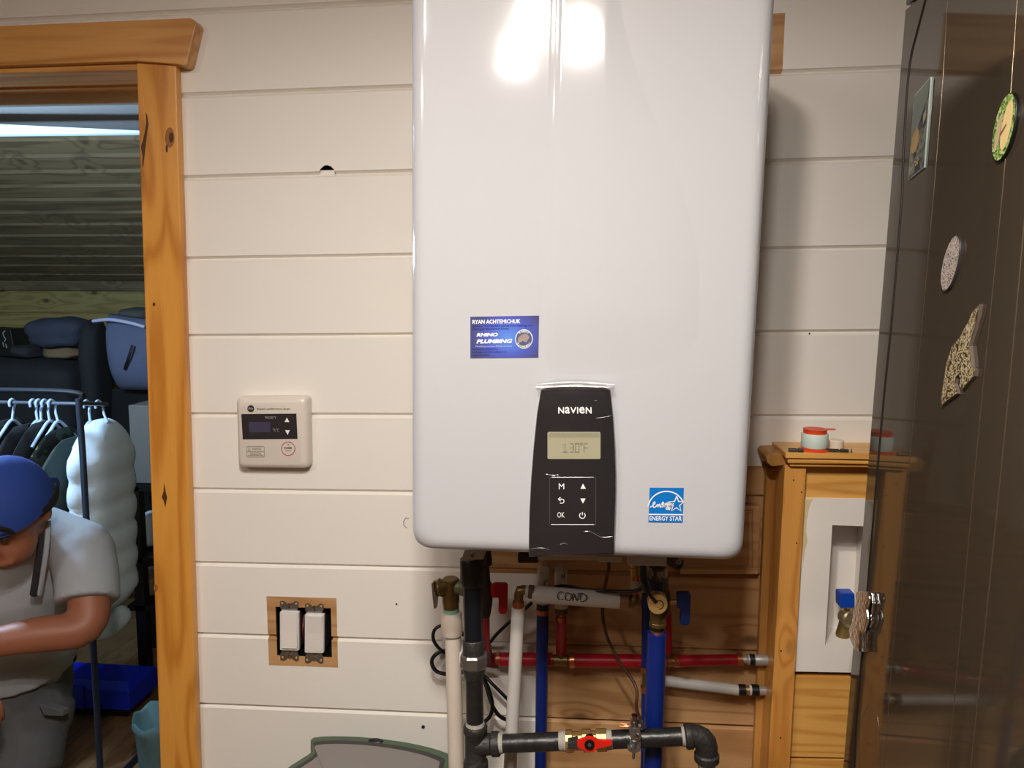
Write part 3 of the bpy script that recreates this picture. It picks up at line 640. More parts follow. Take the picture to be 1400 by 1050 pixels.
# ================================================================== REFRIGERATOR
FA, FB = P(1237, 15, 1.145), P(1152, 1050, 1.145)
fd1 = (FA - FB).normalized(); fa = math.radians(1.0); fd2 = Vector((math.sin(fa), -math.cos(fa), 0))
fn = fd1.cross(fd2).normalized()
if fn.x > 0: fn = -fn
def PF(x, y, off=0.0):
    d = ray(x, y); t = (FA + fn * off - CAM).dot(fn) / d.dot(fn); return CAM + d * t
f0 = extend(FA, FB, 0.0); ftop = FA + Vector((0, 0, 0.002))
FR = thing('refrigerator', f0 + fd2 * 0.35 + Vector((0.37, 0, 0)), 'tall glossy dark grey refrigerator with magnets on its side', 'refrigerator')
dx = Vector((0.74 * math.cos(fa), 0.74 * math.sin(fa), 0))
G().layers([[f0, f0 + fd2 * 0.70, f0 + fd2 * 0.70 + dx, f0 + dx], [ftop, ftop + fd2 * 0.70, ftop + fd2 * 0.70 + dx, ftop + dx]]).build('body', FRIDGE, FR, smooth=0, bevel=0.003, seg=3)
t0 = ftop + fd1 * 0.004; t1 = t0 + fd1 * 0.05
G().layers([[t0, t0 + fd2 * 0.70, t0 + fd2 * 0.70 + dx, t0 + dx], [t1, t1 + fd2 * 0.70, t1 + fd2 * 0.70 + dx, t1 + dx]]).build('top_cap', FRIDGE, FR, smooth=0, bevel=0.003, seg=3)
G().layers([[q + fd2 * 0.02 + Vector((0.01, 0, 0)) for q in (ftop, ftop + fd2 * 0.6, ftop + fd2 * 0.6 + dx * 0.9, ftop + dx * 0.9)], [q + fd1 * 0.006 + fd2 * 0.02 + Vector((0.01, 0, 0)) for q in (ftop, ftop + fd2 * 0.6, ftop + fd2 * 0.6 + dx * 0.9, ftop + dx * 0.9)]]).build('cap_gap', BLACK, FR, smooth=0)
G().layers([[f0 + fd2 * 0.705 + Vector((0, 0, 0.06)), f0 + fd2 * 0.76 + Vector((0, 0, 0.06)), f0 + fd2 * 0.76 + dx + Vector((0, 0, 0.06)), f0 + fd2 * 0.705 + dx + Vector((0, 0, 0.06))],
            [t1 + fd2 * 0.705, t1 + fd2 * 0.76, t1 + fd2 * 0.76 + dx, t1 + fd2 * 0.705 + dx]]).build('door', FRIDGE, FR, smooth=0, bevel=0.006, seg=3)
hd0 = f0 + fd2 * 0.80 + dx * 0.12 + Vector((0, 0, 0.9))
G().tube([hd0 - fd2 * 0.05, hd0, hd0 + Vector((0, 0, 0.5)), hd0 + Vector((0, 0, 0.5)) - fd2 * 0.05], 0.012, 10).build('door_handle', ZINC, FR)
def rib(px, r, m, name='side_rib', off=0.0):
    G().tube(catmull([PF(x, y, off) for x, y in px], 6), r, 6).build(name, m, FR, smooth=80)
rib([(1267, -6), (1255, 40), (1245, 81), (1239, 140), (1234.5, 230), (1232, 285), (1220, 430), (1207, 560), (1189, 770), (1175, 940), (1170, 1000), (1168, 1060)], 0.0015, RIBD, 'side_groove')
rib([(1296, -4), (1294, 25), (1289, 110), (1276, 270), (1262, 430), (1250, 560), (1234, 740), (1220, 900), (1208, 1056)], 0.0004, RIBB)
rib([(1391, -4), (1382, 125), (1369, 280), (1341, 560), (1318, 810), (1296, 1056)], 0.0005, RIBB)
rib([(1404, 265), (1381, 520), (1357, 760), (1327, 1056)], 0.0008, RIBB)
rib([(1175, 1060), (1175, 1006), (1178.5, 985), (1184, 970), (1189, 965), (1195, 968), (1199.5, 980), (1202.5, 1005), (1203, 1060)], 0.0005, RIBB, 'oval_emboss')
# magnets ------------------------------------------------------------
def fmag(name, poly, thick, side, face, label, face_in=None):
    c = [PF(x, y, thick) for x, y in poly]
    base_ = sum(c, Vector()) / len(c)
    T = thing(name, base_, label, 'magnet')
    G().prism(c, -fn * (thick + 0.0005)).build('backing', side, T, smooth=30)
    ci = [PF(x, y, thick + 0.0006) for x, y in poly]
    mid = sum(ci, Vector()) / len(ci)
    ci = [mid + (q - mid) * 0.97 for q in ci]
    G().add(ci, [tuple(range(len(ci)))]).build('printed_face', face, T, smooth=0, recalc=False)
    return T
def vor(name, cols, scale, dist=0.0, rough=0.3):
    m = bpy.data.materials.new(name); m.use_nodes = True; nt = m.node_tree; b = nt.nodes['Principled BSDF']; N = nt.nodes.new; L = nt.links.new
    tc = N('ShaderNodeTexCoord'); no = N('ShaderNodeTexNoise'); no.inputs['Scale'].default_value = scale; no.inputs['Detail'].default_value = 1; no.inputs['Distortion'].default_value = dist
    L(tc.outputs['Object'], no.inputs[0]); cr = N('ShaderNodeValToRGB'); cr.color_ramp.interpolation = 'CONSTANT'; L(no.outputs['Fac'], cr.inputs[0])
    el = cr.color_ramp.elements
    el[0].position = 0; el[0].color = (*lin(cols[0][1]), 1); el[1].position = cols[1][0]; el[1].color = (*lin(cols[1][1]), 1)
    for p, c in cols[2:]:
        e = el.new(p); e.color = (*lin(c), 1)
    L(cr.outputs[0], b.inputs['Base Color']); b.inputs['Roughness'].default_value = rough
    return m
GLASSE = mat('pale_edge', (170, 186, 176), 0.2, var=0.05)
PIC = vor('picture_print', [(0, (46, 48, 60)), (0.40, (74, 78, 84)), (0.50, (104, 108, 104)), (0.60, (150, 140, 116)), (0.68, (84, 92, 96))], 42, 1.2)
fm = fmag('picture_magnet', [(1249.8, 131), (1272, 105), (1263, 229), (1241.5, 246.5)], 0.0022, GLASSE, PIC, 'rectangular picture magnet with pale edge on the dark refrigerator side')
pm = lambda u, v: (PF(1249.8, 131, 0.0034) * (1 - u) + PF(1272, 105, 0.0034) * u) * (1 - v) + (PF(1241.5, 246.5, 0.0034) * (1 - u) + PF(1263, 229, 0.0034) * u) * v
patch([(0.05, 0.02), (0.95, 0.02), (0.95, 0.2), (0.7, 0.3), (0.5, 0.42), (0.05, 0.5)], pm, mat('print_sky', (112, 122, 116), 0.3, var=0.2, scale=90), fm, 'print_sky')
patch([(0.05, 0.5), (0.35, 0.42), (0.5, 0.5), (0.55, 0.62), (0.4, 0.72), (0.2, 0.72), (0.05, 0.68)], pm, mat('print_tan', (176, 146, 92), 0.3, var=0.25, scale=120), fm, 'print_figure')
patch([(0.7, 0.36), (0.9, 0.33), (0.9, 0.42), (0.75, 0.48)], pm, mat('print_tan2', (170, 160, 120), 0.3, var=0.2), fm, 'print_figure')
for (u, v) in ((0.40, 0.845), (0.52, 0.82), (0.50, 0.86), (0.6, 0.85), (0.45, 0.885), (0.56, 0.885)):
    patch([(u + 0.05 * math.cos(a * math.pi / 4), v + 0.014 * math.sin(a * math.pi / 4)) for a in range(8)], pm, mat('print_dot', (190, 166, 104), 0.3), fm, 'print_spot')
def round_magnet(name, px, py, vv, hh2, face, label, thick=0.004, side=None):
    """disc magnet: vv and hh2 are its half axes as seen in the photograph"""
    c = PF(px, py, thick); T = thing(name, c, label, 'magnet')
    def ring(k, off): return [PF(px + k * (vv[0] * math.cos(t) + hh2[0] * math.sin(t)), py + k * (vv[1] * math.cos(t) + hh2[1] * math.sin(t)), thick) + fn * off for t in [2 * math.pi * i / 40 for i in range(40)]]
    G().layers([ring(0.98, -thick - 0.0005), ring(1.0, -thick * 0.6), ring(1.0, -0.0006), ring(0.98, 0)]).build('backing', side or DGREY, T, smooth=40)
    G().add(ring(0.975, 0.0005), [tuple(range(40))]).build('printed_face', face, T, smooth=0, recalc=False)
    return T, lambda u, v, off: PF(px + vv[0] * v + hh2[0] * u, py + vv[1] * v + hh2[1] * u, thick) + fn * off
GRN = vor('green_foliage_print', [(0, (70, 100, 50)), (0.42, (124, 164, 74)), (0.52, (168, 196, 104)), (0.60, (206, 214, 160))], 330, 0.6)
T, mm_ = round_magnet('leafy_magnet', 1373, 173.5, (8.8, -47), (13.8, -2), GRN, 'round green leafy bordered magnet on the dark refrigerator side', 0.004, BLACK)
disc = lambda du, dv, ru, rv, off: [mm_(du + ru * math.sin(2 * math.pi * i / 28), dv + rv * math.cos(2 * math.pi * i / 28), off) for i in range(28)]
G().add(disc(0.28, 0.04, 0.46, 0.74, 0.0008), [tuple(range(28))]).build('cream_panel', mat('cream_print', (240, 212, 150), 0.4, var=0.05), T, smooth=0, recalc=False)
G().add(disc(-0.42, -0.16, 0.22, 0.56, 0.0010), [tuple(range(28))]).build('pale_panel', mat('pale_rose_print', (206, 180, 148), 0.4, var=0.1), T, smooth=0, recalc=False)
G().add([mm_(a_, b_, 0.0012) for a_, b_ in ((-0.25, -0.22), (0.25, 0.10), (0.30, 0.04), (-0.1, -0.26))], [(0, 1, 2, 3)]).build('brown_mark', mat('brown_print', (150, 96, 62), 0.5), T, smooth=0, recalc=False)
DOTS = vor('dotted_print', [(0, (70, 60, 62)), (0.40, (206, 196, 190)), (0.47, (120, 96, 130)), (0.50, (226, 218, 210)), (0.57, (196, 158, 70)), (0.61, (90, 84, 88))], 420, 0.3)
round_magnet('mosaic_magnet', 1299.5, 360, (7.8, -38), (10.4, -1), DOTS, 'small round magnet with fine multicoloured dot pattern on refrigerator', 0.004, DGREY)
dino = [(485, 40), (465, 150), (430, 280), (400, 375), (385, 440), (398, 560), (405, 640), (445, 668), (430, 730), (370, 800), (315, 862), (292, 830), (300, 760), (285, 715), (258, 732), (240, 800), (262, 865), (270, 898), (175, 965), (125, 1012), (112, 960), (130, 830), (160, 620), (215, 450), (300, 350), (330, 280), (375, 210), (415, 110)]
BUGS = vor('speckled_print', [(0, (70, 52, 30)), (0.40, (112, 96, 58)), (0.47, (196, 184, 156)), (0.57, (150, 120, 60)), (0.62, (84, 80, 52))], 230, 0.4)
fmag('animal_magnet', [(1270 + x / 7, 410 + y / 7) for x, y in dino], 0.004, mat('magnet_edge', (104, 92, 80), 0.5, var=0.3, scale=300), BUGS, 'cut out long necked animal magnet with brown speckled print on refrigerator')
# chrome clip gripping the panel edge
CT_ = thing('metal_clip', PF(1180, 885, 0.01), 'shiny crumpled chrome spring clip hanging on the refrigerator edge', 'clip')
clipA = [(1170, 809), (1177, 807.5), (1186, 809), (1188, 818), (1184, 832), (1186, 846), (1183, 856), (1180, 866), (1174, 868), (1167, 862), (1163, 852), (1166, 836), (1169, 824)]
G().prism([PF(x, y, 0.012) for x, y in clipA], -fn * 0.005).build('jaw', CHROME, CT_, smooth=30, bevel=0.0022)
clipB = [(1180, 812), (1191, 810), (1193, 826), (1190, 840), (1191, 852), (1187, 860), (1183, 850), (1184, 832)]
G().prism([PF(x, y, 0.006) for x, y in clipB], -fn * 0.006).build('back_jaw', CHROME, CT_, smooth=30, bevel=0.002)
G().prism([PF(x, y, 0.013) for x, y in [(1164, 850), (1175, 862), (1174, 891), (1168, 889), (1161, 872), (1160, 862)]], -fn * 0.004).build('lever', CHROME, CT_, smooth=30, bevel=0.0012)
G().prism([PF(x, y, 0.007) for x, y in [(1178, 866), (1187, 862), (1184, 891), (1175, 891)]], -fn * 0.006).build('lever', CHROME, CT_, smooth=30, bevel=0.0012)
G().tube([PF(1179, 861, 0.010), PF(1187, 858, 0.004)], 0.003, 10).build('spring_barrel', CHROME, CT_)
G().prism([PF(x, y, 0.0068) for x, y in [(1183, 822), (1187, 820), (1186.5, 850), (1182, 856)]], -fn * 0.002).build('slot', BLACK, CT_, smooth=0)
# ================================================================== WALL CONTROLLER
q = [P(322, 543, 1.278), P(420, 542, 1.278), P(422, 641, 1.278), P(325, 640, 1.278)]
TC = thing('wall_controller', (q[2] + q[3]) / 2 + Vector((0, 0.02, 0)), 'cream square wall controller with dark display and arrow buttons', 'controller')
rq = rquad(q, 0.010, 5); mid = sum(q, Vector()) / 4
def sc_(f, Y): return [Vector((mid.x + (p.x - mid.x) * f, Y, mid.z + (p.z - mid.z) * f)) for p in rq]
G().layers([sc_(0.86, 1.2745), sc_(0.90, 1.2755), sc_(0.95, 1.2775), sc_(0.985, 1.281), sc_(1.0, 1.286), sc_(1.0, 1.2995)]).build('housing', CREAM, TC, smooth=40)
TY = 1.2738
G().add([P(x, y, TY) for x, y in [(329.8, 566), (405.2, 565.4), (406.8, 600), (331.8, 600.6)]], [(0, 1, 2, 3)]).build('display_panel', mat('controller_glass', (48, 44, 46), 0.2, var=0.05), TC, smooth=0, recalc=False)
TM = lambda u, v: P(u, v, TY - 0.0004)
patch([(340, 577), (369.5, 577), (370, 591), (340.6, 591)], TM, mat('off_display', (66, 64, 86), 0.25), TC, 'display')
text('PRIORITY', quad_map(px_quad(362.5, 569.2, 377.5, 572.8, TY - 0.0004)), INKG, TC)
text('°F/°C', quad_map(px_quad(373, 585.6, 381.5, 590.6, TY - 0.0004)), INKG, TC)
patch([(389, 577), (392.3, 571), (395.6, 577)], TM, INKW, TC, 'arrow_symbol'); patch([(389.8, 588.2), (396.2, 588.2), (393.2, 594.5)], TM, INKW, TC, 'arrow_symbol')
patch(circ_px(342.8, 558.6, 4.7, 20), TM, INKK, TC, 'logo_disc')
strokes([smooth2([(339.6, 560), (341.2, 556.8), (342, 559.6), (343.4, 557.4), (344.6, 560), (346, 558.2)])], 1.0, lambda u, v: P(u, v, TY - 0.0008), INKG, TC, 'logo_script')
text("Rheem's performance direct", quad_map(px_quad(351.5, 557.4, 396.5, 561, TY - 0.0004)), INKK, TC)
bq = rr_px(337.2, 610.4, 361.4, 624.6, 2); strokes([bq + bq[:1], [(338, 617.3), (361, 617.3)], [(339, 622.4), (360, 622.4)]], 0.7, TM, INKG, TC, 'label_border')
text('WARNING', quad_map(px_quad(344.2, 612, 357, 615.2, TY - 0.0004)), INKG, TC, 0.02); text('CAUTION', quad_map(px_quad(342, 618.6, 357, 621.4, TY - 0.0004)), INKG, TC, 0.02)
strokes([[(339, 616), (340.8, 612), (342.6, 616), (339, 616)]], 0.7, TM, INKG, TC, 'warning_symbol')
cc = circ_px(394, 613.3, 9.2, 24); strokes([cc + cc[:1]], 0.9, TM, INKRED, TC, 'button_ring')
patch(circ_px(394, 608, 0.9, 8), TM, INKK, TC, 'indicator'); text('POWER', quad_map(px_quad(388.8, 611.2, 399.2, 613.8, TY - 0.0004)), INKK, TC, 0.02); text('ON/OFF', quad_map(px_quad(390.6, 614.8, 397.6, 617, TY - 0.0004)), INKG, TC)

# ================================================================== SWITCHES
sb = P(415, 897, WY)
SB = thing('switch_box', sb + Vector((0, 0.03, 0)), 'open black two gang electrical box sunk in the board wall', 'electrical box')
g = G()
hole = [(377, 829), (453, 832), (453, 898), (379, 896)]
fr = [P(x, y, WY + 0.0005) for x, y in hole]; mid = sum(fr, Vector()) / 4
bk = [Vector((p.x, WY + 0.055, p.z)) for p in fr]; fo = [mid + (p - mid) * 1.03 for p in fr]; bo = [Vector((p.x, WY + 0.058, p.z)) for p in fo]
fi = [mid + (p - mid) * 0.975 for p in fr]; bi = [Vector((p.x, WY + 0.055, p.z)) for p in fi]
G().layers([bo, [Vector((p.x, WY + 0.003, p.z)) for p in fo], [Vector((p.x, WY + 0.003, p.z)) for p in fi], bi]).build('box', BLACK, SB, smooth=0)
G().tube(catmull([P(416, 840, WY + 0.03), P(414, 862, WY + 0.012), P(417, 880, WY + 0.03)]), 0.0016, 6).build('wire', mat('red_wire', (120, 40, 34), 0.5), SB)
G().tube(catmull([P(446, 838, WY + 0.04), P(443, 862, WY + 0.02), P(447, 888, WY + 0.04)]), 0.0016, 6).build('wire', BLACK, SB)
def switch(cx, cy, tilt, dy, label):
    T = thing('rocker_switch', P(cx, cy + 30, WY - 0.004), label, 'light switch', 'white rocker switches in the open box')
    R_ = lambda x, y: (cx + x + tilt * y, cy + y + 0.028 * x + dy)
    # metal yoke with ears
    for s in (-1, 1):
        ear = [(-12.5, s * 33), (-12.5, s * 40), (-9, s * 41.5), (-5, s * 39.5), (-2, s * 36.5), (2, s * 36.5), (5, s * 39.5), (9, s * 41.5), (12.5, s * 40), (12.5, s * 33), (10, s * 27), (-10, s * 27)]
        if s < 0: ear = [(x, y + 1) for x, y in ear]
        E_ = G().pp([R_(*p) for p in ear], WY - 0.0025, WY - 0.0012).build('mounting_ear', ZINC, T, smooth=0)
        for hx in (-9.5, 9.5):
            G().pp([(R_(hx, s * 37)[0] + 1.5 * math.cos(a), R_(hx, s * 37)[1] + 1.5 * math.sin(a)) for a in [i * math.pi / 5 for i in range(10)]], WY - 0.0028, WY - 0.002).build('ear_hole', mat('ear_hole', (190, 150, 96), 0.6) , E_, smooth=0)
        G().pp([(R_(0, s * 35)[0] + 2.4 * math.cos(a), R_(0, s * 35)[1] + 2.4 * math.sin(a)) for a in [i * math.pi / 6 for i in range(12)]], WY - 0.006, WY - 0.002).build('screw', CHROME, T, smooth=40, bevel=0.0006)
        G().pp([(R_(0.5, s * 30.5)[0] + 1.8 * math.cos(a), R_(0.5, s * 30.5)[1] + 1.8 * math.sin(a)) for a in [i * math.pi / 6 for i in range(12)]], WY - 0.0055, WY - 0.002).build('screw', CHROME, T, smooth=40, bevel=0.0005)
    G().pp([R_(*p) for p in [(-11, -24), (11, -24), (12, -22), (12, 25), (10.5, 29), (-10.5, 29), (-12, 25), (-12, -22)]], WY - 0.002, WY + 0.035).build('switch_body', DGREY, T, smooth=0)
    G().pp([R_(*p) for p in rr_px(-13, -25.5, 13, 27.5, 2)], WY - 0.0085, WY - 0.001).build('frame', WHITE, T, smooth=40, bevel=0.001)
    a = [R_(*p) for p in [(-10.2, -22.5), (10.2, -22.5), (10.2, 0), (-10.2, 0)]]; b_ = [R_(*p) for p in [(-10.2, 0), (10.2, 0), (10.2, 24.5), (-10.2, 24.5)]]
    up = dy > 0
    z0, z1, z2 = (WY - 0.0092, WY - 0.0102, WY - 0.0128) if not up else (WY - 0.0128, WY - 0.0098, WY - 0.0092)
    vs_ = [P(*a[0], z0), P(*a[1], z0), P(*a[2], z1), P(*a[3], z1), P(*b_[2], z2), P(*b_[3], z2)]
    vb = [Vector((p.x, WY - 0.007, p.z)) for p in vs_]
    G().add(vs_ + vb, [(0, 1, 2, 3), (3, 2, 4, 5), (6, 7, 1, 0), (5, 4, 10, 11), (0, 3, 9, 6), (3, 5, 11, 9), (1, 7, 8, 2), (2, 8, 10, 4)]).build('rocker', mat('rocker_white', (222, 214, 206), 0.35, var=0.01), T, smooth=0)
switch(395.5, 862, 0.006, 0, 'white rocker switch beside the pine edge of the box, pressed flat')
switch(429.5, 865, -0.004, 0.5, 'white rocker switch beside the open black gap, tipped forward')

# ================================================================== PLUMBING
def pipe_thing(name, at, label, cat, group=None):
    return thing(name, at, label, cat, group)
def seg_(T, name, m, pts, d, n=18, smooth=40, bevel=0, parent=None, ph=0.0):
    return G().ptube(pts, d, n, ph=ph).build(name, m, parent or T, smooth=smooth, bevel=bevel)
def down(pt, d=0.0):   # continue to the floor
    return [pt, Vector((pt.x, pt.y, 0.0))]
# ---- black iron gas line
Yg = 1.075
GAS = pipe_thing('gas_pipe', Vector((P(650, 1050, Yg).x, Yg, 0.0)), 'black iron gas pipe with union, tee and elbow under the heater', 'pipe')
seg_(GAS, 'inlet_nut', BLACK, [(644, 762, Yg), (644.6, 766, Yg), (645.3, 797, Yg), (645.4, 799.5, Yg)], [30, 33, 32.5, 30], 12)
seg_(GAS, 'pipe', mat('blue_black_pipe', (40, 42, 50), 0.3, 0.6, 0.15, 60), [(646, 798, Yg), (647.5, 876, Yg)], 26.5)
seg_(GAS, 'union', IRONC, [(647.3, 873, Yg), (647.4, 875, Yg), (647.6, 893, Yg)], [27, 30, 30], 20)
seg_(GAS, 'union_nut', ZINC, [(647.6, 892.5, Yg), (647.7, 895, Yg), (648, 909, Yg), (648, 911.5, Yg)], [34, 38, 38, 34], 8, smooth=20, ph=0.39)
seg_(GAS, 'union_tail', IRONC, [(648, 911, Yg), (648.1, 918, Yg), (648.2, 927, Yg)], [33, 31, 25], 18)
seg_(GAS, 'pipe', IRON, [(648.3, 926, Yg), (649.5, 993, Yg)], 24)
seg_(GAS, 'thread_tape', TAPE, [(649.4, 986, Yg), (649.6, 993, Yg)], [24.5, 28], 18)
TEE = seg_(GAS, 'tee', IRONC, [(650, 990.5, Yg), (650, 993, Yg), (650, 1000, Yg), (650.3, 1003, Yg), (650.3, 1038, Yg), (650.5, 1041, Yg), (650.6, 1053, Yg), (650.6, 1056, Yg)], [30, 33, 33, 29, 29, 34, 34, 30])
seg_(GAS, 'tee_branch', IRONC, [(652, 1018, Yg), (664, 1017.5, Yg), (671, 1017.3, Yg), (673, 1017.2, Yg), (682, 1016.9, Yg), (683, 1016.8, Yg)], [31, 29, 28, 33, 33, 29], parent=TEE)
G().tube([P(650.6, 1050, Yg), Vector((P(650.6, 1050, Yg).x, Yg, 0.0))], 0.0133, 16).build('pipe', IRON, GAS)
seg_(GAS, 'thread_tape', TAPE, [(682, 1016.8, Yg), (688, 1016.6, Yg)], [27, 25])
seg_(GAS, 'pipe', IRON, [(686, 1016.7, Yg), (768, 1013.4, Yg)], 24.5)
seg_(GAS, 'thread_tape', TAPE, [(764, 1013.6, Yg), (774, 1013.2, Yg)], [24.5, 27])
VB = seg_(GAS, 'valve_body', BRASS, [(773, 1013.2, Yg), (774, 1013.2, Yg), (783, 1012.9, Yg), (784, 1012.8, Yg), (796, 1012.4, Yg), (797, 1012.4, Yg), (808, 1012, Yg), (809, 1012, Yg), (815, 1011.8, Yg), (816, 1011.8, Yg), (829, 1011.4, Yg), (830, 1011.4, Yg)], [26, 30, 30, 25, 25, 30, 30, 25, 25, 30, 30, 26], 12, smooth=25)
HL = G().pp([(789, 1012.5), (797, 1010), (805, 1007.5), (812, 1009), (818, 1012), (837, 1013), (836.5, 1020.5), (818, 1024), (812, 1028.5), (804, 1029.5), (797, 1026), (789, 1022)], Yg - 0.026, Yg - 0.021).build('valve_handle', REDHB, GAS, smooth=30, bevel=0.0015)
G().pp(circ_px(806, 1019, 7, 18), Yg - 0.028, Yg - 0.010).build('handle_nut', BLACK, HL, bevel=0.0008); G().pp(circ_px(806, 1019, 2.4, 10), Yg - 0.029, Yg - 0.02).build('handle_screw', ZINC, HL, bevel=0.0004)
G().pp([(776, 1016), (790, 1014), (790, 1024), (776, 1025)], Yg - 0.024, Yg - 0.008).build('stop_lug', DGREY, HL, smooth=0, bevel=0.001)
seg_(GAS, 'thread_tape', TAPE, [(829, 1011.4, Yg), (837, 1011, Yg)], [27, 25])
seg_(GAS, 'pipe', IRON, [(834, 1011.2, Yg), (938, 1006.6, Yg)], 24.5)
seg_(GAS, 'thread_tape', TAPE, [(932, 1006.8, Yg), (942, 1006.4, Yg)], [25, 29])
ex = [(936, 1006.6, Yg), (938, 1006.5, Yg), (946, 1006.2, Yg), (948, 1006.1, Yg), (954, 1006.5, Yg), (960, 1009.5, Yg), (964.5, 1015, Yg), (966.2, 1022, Yg), (966.2, 1029, Yg), (966.2, 1031, Yg), (966.2, 1039, Yg), (966.2, 1041, Yg)]
seg_(GAS, 'elbow', IRONC, ex, [30, 34, 34, 30, 30, 30.5, 30.5, 30, 29, 34, 34, 30], 20)
seg_(GAS, 'thread_tape', TAPE, [(966, 1040, Yg), (966, 1047, Yg)], [25, 24])
e0 = P(966, 1040, Yg)
G().tube([e0, Vector((e0.x, e0.y, 0.0))], 0.0118, 16).build('pipe', IRON, GAS)
# ---- ground clamp
GC = thing('ground_clamp', P(867, 1032, Yg), 'galvanised ground clamp bolted around the black gas pipe', 'clamp')
for s, nm in ((-1, 'upper_jaw'), (1, 'lower_jaw')):
    pts = []
    c0 = P(867, 1010, Yg)
    for i in range(9):
        a = math.pi * i / 8
        pts.append((c0.y - 0.0165 * math.cos(a), c0.z - s * 0.0165 * math.sin(a)))
    x0, x1 = P(860, 1010, Yg).x, P(875, 1010, Yg).x
    inner = [(c0.y - 0.0128 * math.cos(math.pi * i / 8), c0.z - s * 0.0128 * math.sin(math.pi * i / 8)) for i in range(9)]
    ring = pts + inner[::-1]
    G().layers([[Vector((x0, y, z)) for y, z in ring], [Vector((x1, y, z)) for y, z in ring]]).build(nm, ZINC, GC, smooth=30, bevel=0.0006)
G().pp([(859, 996), (875, 996), (877, 1008), (875, 1013), (869, 1014.5), (863, 1012)], Yg - 0.020, Yg - 0.0155).build('front_lug', ZINC, GC, smooth=30, bevel=0.001)
G().pp([(858, 1022.5), (864, 1023), (874, 1026), (873, 1029), (865, 1030), (859, 1027)], Yg - 0.020, Yg - 0.008).build('wing_nut', ZINC, GC, smooth=30, bevel=0.0008)
seg_(GC, 'bolt', ZINC, [(867.5, 1012, Yg - 0.018), (867, 1021, Yg - 0.018), (866, 1037, Yg - 0.016)], [8, 5, 4], 8)
seg_(GC, 'bolt_head', CHROME, [(869, 1006, Yg - 0.022), (872, 1007.5, Yg - 0.022)], [6, 6], 8)
seg_(GC, 'wire_post', DGREY, [(867, 998, Yg - 0.01), (867.5, 984, Yg - 0.01)], [11, 11], 12)
seg_(GC, 'post_screw', CHROME, [(867.4, 985.5, Yg - 0.01), (867.4, 983, Yg - 0.01), (867.4, 977.5, Yg - 0.01)], [11, 12, 9], 12)
seg_(GC, 'saddle', DGREY, [(867, 986, Yg - 0.008), (878, 988, Yg - 0.006), (879, 996, Yg - 0.006), (872, 997, Yg - 0.008)], [5, 5, 5, 5], 8)
for i, e in enumerate([(848, 989), (850, 986), (853, 991), (847, 993)]):
    cord('wire_strand', [(867, 991, Yg - 0.012), (858, 990 + i, Yg - 0.014), (*e, Yg - 0.013)], 1.2, COPPER, parent=GC, n=5)
cord('ground_wire', [(832, 762, 1.20), (832, 778, 1.20), (829, 792, 1.22), (826, 812, 1.24), (824, 840, 1.25), (829, 868, 1.25), (838, 888, 1.22), (846, 903, 1.215), (860, 923, 1.21), (868, 936, 1.20), (871, 948, 1.19), (870, 964, 1.17), (872, 975, 1.13), (877, 987, Yg - 0.006)], 4.6, CABLEBR, 'thin brown ground wire hanging in front of the bare boards', 'wire')
# ---- relief valve and cream drain pipe
Yd = 1.145
RV = pipe_thing('drain_pipe', Vector((P(623, 1050, Yd).x, Yd, 0.0)), 'cream plastic drain pipe topped by a brass relief valve', 'pipe')
VBd = seg_(RV, 'valve_body', BRASSD, [(616, 790.5, Yd), (616, 792, Yd), (616.2, 822, Yd), (616.2, 826, Yd), (616.5, 831, Yd)], [20, 23, 24, 22, 22], 18)
seg_(RV, 'valve_bonnet', BRASSD, [(613, 801.5, Yd), (604, 803, Yd - 0.004), (602.5, 803.2, Yd - 0.004), (601, 803.5, Yd - 0.004), (596, 804.3, Yd - 0.006), (592.5, 805, Yd - 0.008)], [22, 23, 26, 24, 22, 12], 18, parent=VBd)
seg_(RV, 'valve_inlet', mat('greenish_brass', (122, 124, 96), 0.5, 0.5, 0.2, 120), [(622, 802, Yd), (629, 802.5, Yd), (630, 802.5, Yd), (640, 803, Yd)], [20, 20, 24, 24], 16, parent=VBd)
G().pp([(589.5, 797.5), (592, 797), (593.5, 806), (597.5, 817), (596.5, 832), (593, 832.5), (591.5, 820)], Yd - 0.018, Yd - 0.006).build('release_lever', ZINC, VBd, smooth=30, bevel=0.0008)
seg_(RV, 'sealant_ring', TEAL, [(616.5, 830, Yd), (616.7, 838, Yd)], [21.5, 22.5], 16)
seg_(RV, 'adapter', PVC, [(617, 836.5, Yd), (617, 839, Yd), (618, 865, Yd), (618, 867, Yd)], [26, 29, 30, 28], 20)
seg_(RV, 'joint_line', INKK, [(618, 866, Yd), (618, 868, Yd)], [26, 25.5], 20)
pd = P(619, 866, Yd); pe = P(624, 1050, Yd)
G().tube([pd, pe, Vector((pe.x + (pe.x - pd.x) * 2, Yd, 0.0))], 0.0126, 18).build('pipe', PVC, RV)
G().pp([(625, 894), (631, 892), (634, 897), (630, 907), (626, 910)], Yd - 0.006, Yd + 0.05).build('pipe_strap', WHITE, RV, smooth=30, bevel=0.0012)
G().pp([(604, 878), (611, 880), (612, 900), (605, 912), (600, 905), (602, 890)], 1.276, WY).build('strap_bracket', WHITE, RV, smooth=30, bevel=0.002)
